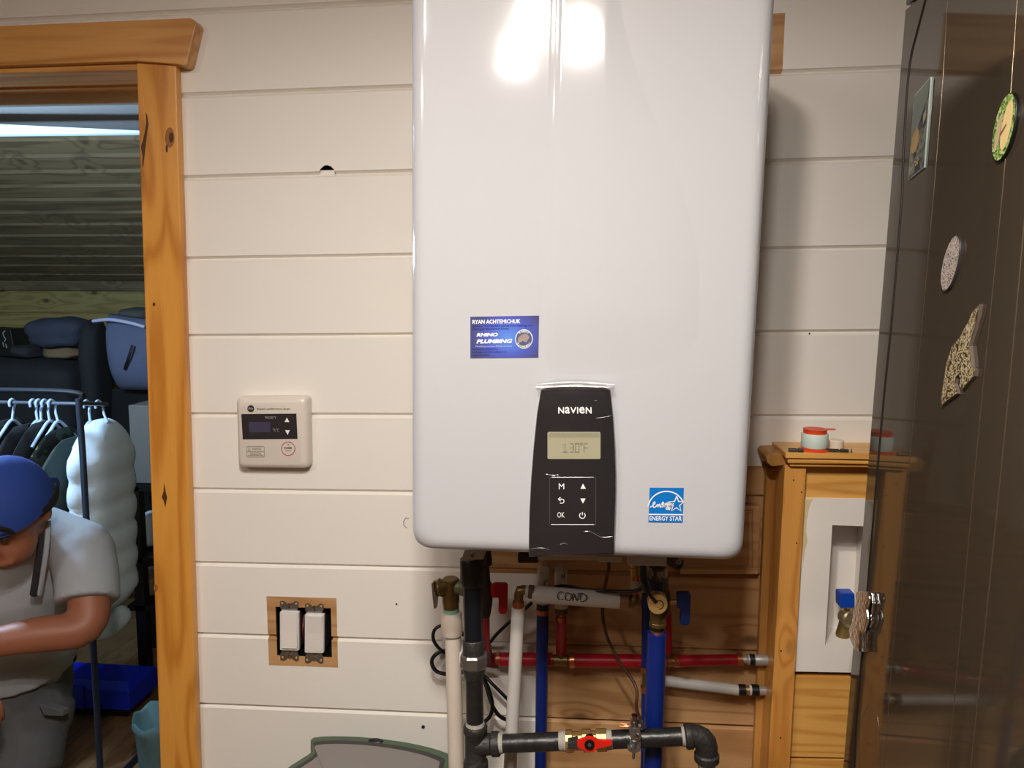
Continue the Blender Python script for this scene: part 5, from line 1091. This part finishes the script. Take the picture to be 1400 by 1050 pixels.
# box with pale lettering strip
bxq = [P(-24, 448, YS_ + 0.12), P(14, 450, YS_ + 0.12), P(22, 488, YS_ + 0.12), P(-24, 486, YS_ + 0.12)]
BX = thing('shoe_box', bxq[2], 'small black box with pale print at the shelf end', 'box')
G().prism(bxq, (0, 0.12, 0)).build('box', BLACK, BX, smooth=0, bevel=0.003)
strokes([[(7, 452), (4, 455), (5, 460), (8, 463), (6, 467)], [(4, 468), (5, 474)], [(8, 470), (9, 476)]], 1.2, lambda u, v: P(u, v, YS_ + 0.119), INKG, BX, 'pale_print')
# slate bag with pale zip
GB = thing('slate_bag', P(168, 540, YS_ - 0.1) , 'slate blue zipped bag slumped over the shelf end', 'bag')
a, b_ = P(126, 436, YS_ - 0.12), P(214, 536, YS_ - 0.12)
bag = G(); bw = (b_.x - a.x) / 2
rings = []
for k in range(13):
    v = k / 12; z = b_.z + (a.z - b_.z) * v; w_ = bw * (0.86 + 0.14 * v) * (1 - 0.10 * (abs(v - 0.5) * 2) ** 4); cxx = (a.x + b_.x) / 2 + bw * 0.12 * (1 - v)
    dep = 0.11 * (1 - 0.6 * v ** 3) * (1 - 0.5 * (1 - v) ** 6)
    rings.append([Vector((cxx + w_ * math.copysign(abs(math.cos(t)) ** 0.5, math.cos(t)), YS_ + dep * math.copysign(abs(math.sin(t)) ** 0.6, math.sin(t)) * (1 + 0.06 * math.sin(3 * t + 4 * v)), z - 0.02 * v * math.cos(t))) for t in [2 * math.pi * i / 28 for i in range(28)]])
bag.layers(rings).build('body', C_GREY, GB, smooth=80)
G().tube(catmull([P(127, 439, YS_ - 0.09), P(150, 437, YS_ - 0.10), P(175, 441, YS_ - 0.10), P(198, 447, YS_ - 0.09)]), 0.008, 8).build('zip', mat('pale_zip', (168, 168, 190), 0.4), GB)
G().tube(catmull([P(181, 472, YS_ - 0.113), P(176, 488, YS_ - 0.122), P(170, 505, YS_ - 0.118)]), 0.006, 6).build('strap', BLACK, GB)
ck = [P(152, 531.5, YS_ + 0.02), P(208, 531.5, YS_ + 0.02), P(208, 604, YS_ + 0.02), P(152, 604, YS_ + 0.02)]
CR = G().prism(ck, (0, 0.2, 0)).build('black_crate', BLACK, smooth=0, bevel=0.006)
tag(CR, 'plain black crate on the shelf under the slate bag', 'crate')
px_soft('dark_jacket_heap', 116, 440, 150, 598.5, YS_ + 0.09, 0.18, C_BLACK, 'black jacket hanging beside the slate bag', 'clothing', 0.6, 0.10, 21)
px_soft('grey_hat', 172, 420, 214, 444, YS_ + 0.155, 0.2, cloth('grey_felt', (66, 64, 60)), 'grey hat resting behind the slate bag', 'hat', 0.6, 0.08, 12)
# second dark rack post and grey carton at the right
YK = 3.05
RK = thing('side_rack', Vector((P(200, 900, YK).x + 0.1, YK + 0.15, 0.0)), 'black metal rack standing behind the door casing', 'shelf')
for px_, y0 in ((186, 664), (200, 650)):
    tp = P(px_, y0, YK + (0.0 if px_ == 186 else 0.3)); G().box(tp.x - 0.022, tp.x + 0.022, tp.y - 0.02, tp.y + 0.02, 0, tp.z).build('post', BLACK, RK, smooth=0)
for y in (662, 760, 825.5, 950):
    z = P(190, y, YK).z; x = P(178, y, YK).x; G().box(x, x + 0.55, YK - 0.02, YK + 0.35, z - 0.025, z).build('shelf_board', BLACK, RK, smooth=0)
c0 = P(175, 554, YK); c1 = P(175, 660, YK)
CTN = G().box(c0.x, c0.x + 0.36, YK, YK + 0.28, c1.z - 0.001, c0.z).build('grey_carton', mat('grey_carton', (104, 100, 94), 0.7), smooth=0, bevel=0.004)
tag(CTN, 'plain grey carton on the top of the black rack', 'box')
px_soft('folded_towel', 192, 700, 218, 745, YK + 0.13, 0.14, C_WHITE, 'pale folded towel on the rack below the grey carton', 'towel', 0.5, 0.06, 31)
px_soft('beige_basket', 190, 780, 226, 808, YK + 0.13, 0.17, mat('beige_plastic', (132, 120, 104), 0.6), 'beige basket on the lower level of the black rack', 'basket', 0.35, 0.02, 32)
# blue lidded tote
YT = 2.72
t0_, t1_ = P(82, 934, YT), P(178, 972, YT)
TT = thing('storage_tote', Vector(((t0_.x + t1_.x) / 2, YT + 0.2, 0)), 'black storage tote with a bright blue lid on the floor', 'tote')
BLID = mat('blue_lid', (18, 44, 196), 0.4, var=0.04)
x0, x1 = t0_.x - 0.15, t1_.x
ztop = P(130, 916, YT + 0.40).z
G().layers([[Vector((x0 + 0.03, YT + 0.03, 0)), Vector((x1 - 0.03, YT + 0.03, 0)), Vector((x1 - 0.03, YT + 0.19, 0)), Vector((x0 + 0.03, YT + 0.19, 0))],
            [Vector((x0 + 0.01, YT + 0.01, t1_.z + 0.01)), Vector((x1 - 0.01, YT + 0.01, t1_.z + 0.01)), Vector((x1 - 0.01, YT + 0.20, t1_.z + 0.01)), Vector((x0 + 0.01, YT + 0.20, t1_.z + 0.01))]]).build('body', BLACK, TT, smooth=0, bevel=0.006)
zl0 = t1_.z; zl1 = t0_.z
G().layers([[Vector((x0, YT, zl0)), Vector((x1, YT, zl0)), Vector((x1, YT + 0.21, zl0)), Vector((x0, YT + 0.21, zl0))], [Vector((x0 + 0.004, YT + 0.004, zl1 - 0.02)), Vector((x1 - 0.004, YT + 0.004, zl1 - 0.02)), Vector((x1 - 0.004, YT + 0.206, zl1 - 0.02)), Vector((x0 + 0.004, YT + 0.206, zl1 - 0.02))],
            [Vector((x0 + 0.03, YT + 0.04, zl1)), Vector((x1 - 0.03, YT + 0.04, zl1)), Vector((x1 - 0.03, YT + 0.17, zl1)), Vector((x0 + 0.03, YT + 0.17, zl1))]]).build('lid', BLID, TT, smooth=20, bevel=0.004)
G().box(x0 + 0.19, x0 + 0.25, YT - 0.006, YT + 0.01, zl0, zl1 - 0.01).build('latch', BLID, TT, smooth=0, bevel=0.003)
# teal pail
tp = P(226, 978, 2.25); rT = 0.098
TP = thing('teal_pail', Vector((tp.x, 2.25, 0)), 'pale teal pail with wavy rim on the storeroom floor', 'pail')
TEALM = mat('teal_plastic', (112, 150, 158), 0.4, var=0.05)
rings = [[Vector((tp.x + r_ * math.cos(2 * math.pi * i / 32), 2.25 + r_ * math.sin(2 * math.pi * i / 32), z + dz * math.sin(8 * 2 * math.pi * i / 32))) for i in range(32)] for r_, z, dz in ((0.075, 0, 0), (rT * 0.95, tp.z - 0.03, 0), (rT * 1.03, tp.z - 0.015, 0.003), (rT, tp.z + 0.008, 0.008), (rT * 0.94, tp.z, 0.006), (0.07, 0.01, 0))]
G().layers(rings).build('pail', TEALM, TP, smooth=50)
# ---- garment rack
YR_ = 2.42
GR = thing('garment_rack', Vector((P(-60, 900, YR_).x, YR_, 0.0)), 'black tube garment rack holding white hangers and coats', 'garment rack')
RACKM = mat('rack_tube', (34, 36, 42), 0.35, 0.4); RODM = mat('rod_steel', (150, 160, 176), 0.25, 0.8)
YRF = YR_ - 0.20
pA = P(107, 536, YRF); pB = P(128, 890, YRF); xo = -1.15
bend = catmull([Vector((pA.x + xo, YRF, pA.z - 0.04)), Vector((pA.x + xo + 0.03, YRF, pA.z)), Vector((pA.x - 0.5, YRF, pA.z)), Vector((pA.x - 0.03, YRF, pA.z)), Vector((pA.x, YRF, pA.z - 0.03))], 6)
G().tube(bend, 0.0088, 10).build('top_bar', RACKM, GR)
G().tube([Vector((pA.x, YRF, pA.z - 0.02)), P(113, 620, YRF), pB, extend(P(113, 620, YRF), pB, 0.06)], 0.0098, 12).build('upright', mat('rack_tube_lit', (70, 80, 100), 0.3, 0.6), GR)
G().tube([Vector((pA.x + xo, YRF, pA.z - 0.02)), Vector((pA.x + xo, YRF, 0.06))], 0.0105, 12).build('upright', RACKM, GR)
zr = P(60, 551, YR_ + 0.02).z
xe_ = P(146, 551, YR_ + 0.02).x
G().tube([Vector((pA.x + xo, YR_ + 0.02, zr)), Vector((xe_, YR_ + 0.02, zr))], 0.0062, 10).build('hanging_rod', RODM, GR)
for x_, xb_ in ((pA.x + xo, pA.x + xo), (pA.x, xe_)):
    G().tube([Vector((x_, YRF, pA.z - 0.035)), Vector((xb_, YR_ + 0.02, zr))], 0.007, 8).build('side_arm', RACKM, GR)
fb = extend(P(113, 620, YRF), pB, 0.05)
for x in (fb.x, pA.x + xo): G().tube([Vector((x, YRF - 0.12, 0.012)), Vector((x, YRF - 0.08, 0.05)), Vector((x, YR_ + 0.2, 0.05)), Vector((x, YR_ + 0.25, 0.012))], 0.012, 10).build('foot', RACKM, GR)
# hangers and coats: seen almost end on
HANG = mat('white_hanger', (176, 194, 222), 0.35, var=0.02)
def hanger(px_, lean, label):
    hx = P(px_, 551, YR_ + 0.02).x; T = thing('clothes_hanger', Vector((hx, YR_ + 0.02, zr - 0.14)), label, 'hanger', 'white hangers on the rack rod')
    hook = [Vector((hx, YR_ + 0.02 - 0.013, zr - 0.012)), Vector((hx, YR_ + 0.02 - 0.014, zr + 0.004)), Vector((hx, YR_ + 0.02, zr + 0.0115)), Vector((hx + lean * 0.2, YR_ + 0.034, zr - 0.002)), Vector((hx + lean * 0.5, YR_ + 0.025, zr - 0.03)), Vector((hx + lean, YR_ + 0.02, zr - 0.062))]
    G().tube(catmull(hook, 5), 0.0042, 8).build('hook', HANG, T)
    q_ = hook[-1]
    arms = [q_ + Vector((-0.006, -0.085, -0.075)), q_ + Vector((-0.003, -0.04, -0.03)), q_, q_ + Vector((0.003, 0.04, -0.03)), q_ + Vector((0.006, 0.085, -0.075))]
    G().tube(catmull(arms, 5), 0.0055, 8).build('shoulder_bar', HANG, T)
    return q_
def coat(name, px_, y0, y1, hw, hd, m, label, seed, cat='coat', pucks=0, Y=YR_ + 0.02, cx1=None, sleeves=(-1, 1), so=(0.3, 0.55)):
    """hanging garment lofted from collar to hem; pucks > 0 gives quilted rows"""
    top_ = P(px_, y0, Y); bot = P(cx1 if cx1 is not None else px_, y1, Y)
    T = thing(name, bot, label, cat)
    rnd = random.Random(seed); ph = rnd.uniform(0, 6)
    K = 40; rings = []
    for k in range(K + 1):
        v = k / K; c = top_ + (bot - top_) * v
        s = min(1.0, 0.30 + 0.70 * min(1, v / 0.16) ** 0.7) * (0.92 + 0.08 * v)
        if v > 0.97: s *= 0.9
        q_ = (0.88 + 0.15 * abs(math.sin(math.pi * pucks * v)) ** 0.4) if pucks else 1 + 0.03 * math.sin(9 * v + ph)
        rings.append([c + Vector((hw * s * q_ * math.cos(t) * (1 + 0.06 * math.sin(3 * t + ph + 2 * v)), hd * s * q_ * math.sin(t) * (1 + 0.05 * math.sin(5 * t + ph)), 0)) for t in [2 * math.pi * i / 28 for i in range(28)]])
    G().layers(rings).build('body', m, T, smooth=80)
    if sleeves:
        for s in sleeves:
            L0 = top_ + (bot - top_) * 0.14 + Vector((hw * so[0], s * hd * 0.85, 0)); L1 = top_ + (bot - top_) * 0.9 + Vector((hw * so[1], s * hd * 1.05, 0))
            n_ = 24; pts = [L0 + (L1 - L0) * (i / n_) for i in range(n_ + 1)]
            rr = [hw * (0.50 + 0.06 * (abs(math.sin(math.pi * (pucks or 3) * i / n_)) if pucks else math.sin(i))) * (0.6 if i in (0, n_) else 1) for i in range(n_ + 1)]
            G().tube(pts, rr, 14).build('sleeve', m, T, smooth=80)
    return T
for i, (px_, ln) in enumerate([(17, -0.006), (45, 0.012), (53, 0.004), (61, 0.014), (70, 0.020), (118, 0.010), (134, 0.030)]):
    hanger(px_, ln, 'white plastic hanger on the rack rod')
for i, (px_, y0, lab) in enumerate([(8, 574, 'black coat at the inner end of the rack rod'), (36, 580, 'black coat second from the rack end'), (60, 576, 'black coat hung beside the green patterned jacket')]):
    coat('black_coat', px_, y0, 930, 0.030, 0.20, C_BLACK, lab, 40 + i)
CAMO = vor('camouflage_cloth', [(0, (30, 30, 28)), (0.44, (58, 66, 58)), (0.58, (150, 142, 124))], 13, 0.8, 0.85)
coat('patterned_jacket', 82, 586, 800, 0.015, 0.17, CAMO, 'green and cream camouflage jacket beside the white puffer coat', 51)
coat('green_jacket', 98, 598, 860, 0.014, 0.19, cloth('dark_green_cloth', (56, 68, 64)), 'dark green jacket hanging against the white puffer coat', 52)
coat('puffer_coat', 138, 574, 826, 0.076, 0.16, C_WHITE, 'white quilted puffer coat hanging at the rack upright', 53, pucks=7, cx1=141, sleeves=(1,), so=(-0.45, -0.35))
px_soft('white_bundle', 112, 829, 170, 868, YR_ + 0.02, 0.18, C_WHITE, 'white padded bundle hanging below the puffer coat', 'clothing', 0.75, 0.10, 61)

# ================================================================== PERSON leaning in the storeroom
SKIN = mat('skin', (156, 98, 72), 0.5, var=0.08, scale=18); SHIRT = cloth('grey_white_tee', (168, 172, 178), 0.85, 0.08, 12)
SHORTS = cloth('grey_cargo_cloth', (92, 94, 98), 0.9, 0.12, 25); CAPM = cloth('blue_cap_cloth', (34, 66, 150), 0.8, 0.06, 40); HAIR = mat('dark_hair', (28, 22, 18), 0.7, var=0.3, scale=200)
def remesh(o, vox, it=6):
    m1 = o.modifiers.new('skin', 'REMESH'); m1.mode = 'VOXEL'; m1.voxel_size = vox; m1.use_smooth_shade = True
    m2 = o.modifiers.new('soften', 'SMOOTH'); m2.iterations = it; m2.factor = 0.6
def limb(g, pts, rr, n=16):
    g.tube(catmull(pts, 5), [rr[min(int(i / 5), len(rr) - 1)] + (rr[min(int(i / 5) + 1, len(rr) - 1)] - rr[min(int(i / 5), len(rr) - 1)]) * (i % 5) / 5 for i in range(5 * (len(pts) - 1) + 1)], n)
    for p, r_ in ((pts[0], rr[0]), (pts[-1], rr[-1])): g.ball(p, r_ * 0.98, 14, 8)
hipc = P(2, 935, 1.86); lsh = P(112, 752, 1.76); rsh = P(-104, 762, 1.74); neckb = P(6, 742, 1.70); chest = P(6, 800, 1.78); belly = P(4, 875, 1.84)
hc = P(11, 697, 1.575)
hf = Vector((0.16, -0.86, -0.42)).normalized(); hs = hf.cross(Vector((0, 0, 1))).normalized(); hu = hs.cross(hf).normalized()
HM = lambda x, y, z: hc + hs * x + hf * y + hu * z          # side, front, up in the head's own frame
PE = thing('person', Vector((hipc.x, hipc.y, 0.0)), 'person in backwards blue cap, grey tee and cargo shorts leaning forward', 'person')
g = G()
hrot = Matrix((hs, hf, hu)).transposed()
g.ball(HM(0, 0.0, 0.02), 0.1, 20, 14, sc=(0.76, 0.95, 1.0), rot=hrot); g.ball(HM(0, 0.035, -0.065), 0.062, 16, 10, sc=(0.9, 1.0, 0.9), rot=hrot)
g.tube([HM(0, 0.085, 0.008), HM(0, 0.112, -0.028), HM(0, 0.100, -0.036)], [0.009, 0.016, 0.012], 10)
g.tube([HM(-0.03, 0.088, -0.078), HM(0, 0.096, -0.076), HM(0.03, 0.088, -0.078)], [0.007, 0.009, 0.007], 8)
g.tube([HM(-0.045, 0.080, 0.022), HM(0, 0.092, 0.026), HM(0.045, 0.080, 0.022)], [0.010, 0.011, 0.010], 8)
for s in (-1, 1): g.ball(HM(s * 0.077, -0.005, -0.01), 0.03, 10, 8, sc=(0.35, 0.7, 1.0), rot=hrot)
limb(g, [hc - hu * 0.06 - hf * 0.03, neckb], [0.055, 0.066])
def torso(g, k, lo=0.0):
    pts = [neckb + Vector((0, 0.03, 0.01)), (lsh + rsh) / 2 + Vector((0, 0.03, -0.02)), chest, belly, hipc]
    W = [0.075, 0.165, 0.170, 0.155, 0.165]; D = [0.06, 0.095, 0.115, 0.110, 0.115]; rings = []
    cp_ = catmull(pts, 5)
    for i, c in enumerate(cp_):
        t = i / 5; a = min(int(t), 3); f = t - a; wd = W[a] + (W[a + 1] - W[a]) * f; dp = D[a] + (D[a + 1] - D[a]) * f
        tg_ = (cp_[min(i + 1, len(cp_) - 1)] - cp_[max(i - 1, 0)]).normalized(); bx_ = Vector((1, 0, 0)); by = tg_.cross(bx_).normalized()
        rings.append([c + bx_ * (wd + k) * math.cos(q_) + by * (dp + k) * math.sin(q_) for q_ in [2 * math.pi * j / 24 for j in range(24)]])
    g.layers(rings)
torso(g, -0.012)
lel = P(116, 856, 1.66); lwr = P(-40, 884, 1.535); rel_ = P(-130, 868, 1.62); rwr = P(-60, 930, 1.56)
LA = [lsh, (lsh + lel) / 2 + Vector((0.012, 0, 0)), lel, (lel * 0.55 + lwr * 0.45), lwr]; RA = [rsh, (rsh + rel_) / 2, rel_, (rel_ + rwr) / 2, rwr]
for A_ in (LA, RA): limb(g, A_, [0.058, 0.050, 0.044, 0.042, 0.028])
def hand(g, wr, el):
    d = (wr - el).normalized(); up_ = Vector((0, 0, 1)); sd = d.cross(up_).normalized(); nn = sd.cross(d).normalized()
    pc_ = wr + d * 0.05
    for o_ in (-0.026, -0.009, 0.009, 0.026): g.tube([wr + sd * o_ * 0.6, pc_ + sd * o_, wr + d * 0.092 + sd * o_], [0.014, 0.0145, 0.011], 10)
    for i, (o_, ln) in enumerate(((-0.028, 0.060), (-0.0095, 0.075), (0.0095, 0.080), (0.028, 0.070))):
        b0_ = wr + d * 0.090 + sd * o_
        g.tube([b0_, b0_ + d * ln * 0.45 - nn * 0.008, b0_ + d * ln * 0.75 - nn * 0.024, b0_ + d * ln * 0.85 - nn * 0.042], [0.0095, 0.009, 0.008, 0.006], 8)
    t_ = wr + d * 0.025 + sd * 0.026
    g.tube([t_, t_ + sd * 0.025 + d * 0.022, t_ + sd * 0.034 + d * 0.052 - nn * 0.012], [0.013, 0.011, 0.008], 8)
hand(g, lwr, lel); hand(g, rwr, rel_)
LEG = []
for s in (-1, 1):
    hp = hipc + Vector((s * 0.090, 0.0, -0.04)); kn = Vector((hp.x + s * 0.02, hipc.y - 0.09, 0.46)); an = Vector((hp.x + s * 0.02, hipc.y + 0.04, 0.09))
    LEG.append((hp, kn, an)); limb(g, [hp, (hp + kn) / 2, kn], [0.090, 0.078, 0.060]); limb(g, [kn, (kn + an) / 2 + Vector((0, 0.015, 0.02)), an], [0.058, 0.055, 0.038])
    g.tube([an + Vector((0, 0.05, -0.05)), an + Vector((0, -0.03, -0.048)), an + Vector((0, -0.13, -0.062))], [0.036, 0.042, 0.028], 12)
bo_ = g.build('body', SKIN, PE, smooth=0); remesh(bo_, 0.0075, 3)
# tee shirt
g = G(); torso(g, 0.006)
for A_ in (LA, RA):
    tt = catmull(A_[:3], 6); L_ = tt[:9]
    g.tube(L_, [0.076 - 0.0006 * i + (0.004 if i == 8 else 0) for i in range(9)], 18); g.ball(A_[0], 0.074, 14, 8)
limb(g, [P(50, 722, 1.75), lsh + Vector((-0.02, 0, 0.012))], [0.062, 0.070]); limb(g, [P(-40, 726, 1.75), rsh + Vector((0.02, 0, 0.012))], [0.062, 0.070])
g.tube([P(6, 905, 1.855), P(5, 884, 1.85)], [0.178, 0.172], 24)
sh_ = g.build('tee_shirt', SHIRT, PE, smooth=0); remesh(sh_, 0.009, 4)
for dx_, m_, r_ in ((0, cloth('dark_strap', (44, 46, 52)), 0.010), (7, cloth('pale_strap', (176, 184, 196)), 0.006)):
    G().tube(catmull([P(59 + dx_, 712, 1.655), P(57 + dx_, 745, 1.638), P(52 + dx_, 780, 1.638), P(47 + dx_, 812, 1.66)], 5), r_, 8).build('strap', m_, PE)
# cargo shorts
g = G()
g.tube([hipc + Vector((0, 0, 0.09)), hipc + Vector((0, 0, 0.0)), hipc + Vector((0, 0, -0.09))], [0.168, 0.176, 0.165], 24)
for hp, kn, an in LEG:
    g.tube(catmull([hp, (hp + kn) / 2, kn + Vector((0, 0, -0.02))], 5), [0.108] * 5 + [0.100] * 5 + [0.102], 18)
so_ = g.build('cargo_shorts', SHORTS, PE, smooth=0); remesh(so_, 0.010, 3)
fp = P(93, 985, 1.80)
G().prism([P(52, 962, 1.757), P(86, 972, 1.775), P(86, 980, 1.775), P(60, 979, 1.757)], (0.004, 0.02, 0)).build('pocket_flap', SHORTS, PE, smooth=0, bevel=0.003)
# backwards cap
g = G(); rings = []
for k in range(9):
    a = k / 8 * math.pi / 2; rr_ = math.cos(a)
    rings.append([HM(0.090 * rr_ * math.cos(t), -0.004 + 0.112 * rr_ * math.sin(t), 0.030 + 0.100 * math.sin(a) - (0.022 * (1 - rr_ * 0 - k / 8) * (1 - max(0, math.sin(t)) ** 6 * 0))) for t in [2 * math.pi * j / 32 for j in range(32)]])
CAP = g.layers(rings).build('cap', CAPM, PE, smooth=80)
G().ball(HM(0, -0.004, 0.131), 0.008, 10, 6).build('cap_button', CAPM, CAP)
bq_ = [HM(0.070 * math.cos(t), -0.098 - 0.03 * math.sin(t), 0.006 - 0.065 * math.sin(t)) for t in [math.pi * j / 12 for j in range(13)]]
G().prism(bq_, hu * 0.006).build('brim', CAPM, CAP, smooth=0)
arch = [HM(0.055 * math.cos(t), 0.0, 0.006 + 0.042 * math.sin(t)) for t in [math.pi * j / 14 for j in range(15)]]
av = []
for p in arch:
    l_ = p - hc; x_ = l_.dot(hs); z_ = l_.dot(hu); y_ = -0.004 + 0.1165 * math.sqrt(max(0.0, 1 - (x_ / 0.090) ** 2 - (max(0, z_ - 0.02) / 0.11) ** 2)); av.append(HM(x_, y_ + 0.001, z_))
G().prism(av, -hf * 0.012).build('hair', HAIR, PE, smooth=0)
for s in (-1, 1):
    G().tube(catmull([HM(s * 0.074, 0.02, 0.012), HM(s * 0.078, -0.03, 0.0), HM(s * 0.062, -0.078, -0.005)], 5), 0.016, 8).build('hair', HAIR, PE)
    G().ball(HM(s * 0.031, 0.0855, -0.004), 0.0105, 12, 8).build('eye', mat('eye_white', (60, 48, 42), 0.3), PE)
    G().tube([HM(s * 0.014, 0.103, 0.012), HM(s * 0.048, 0.090, 0.016)], 0.004, 6).build('eyebrow', HAIR, PE)
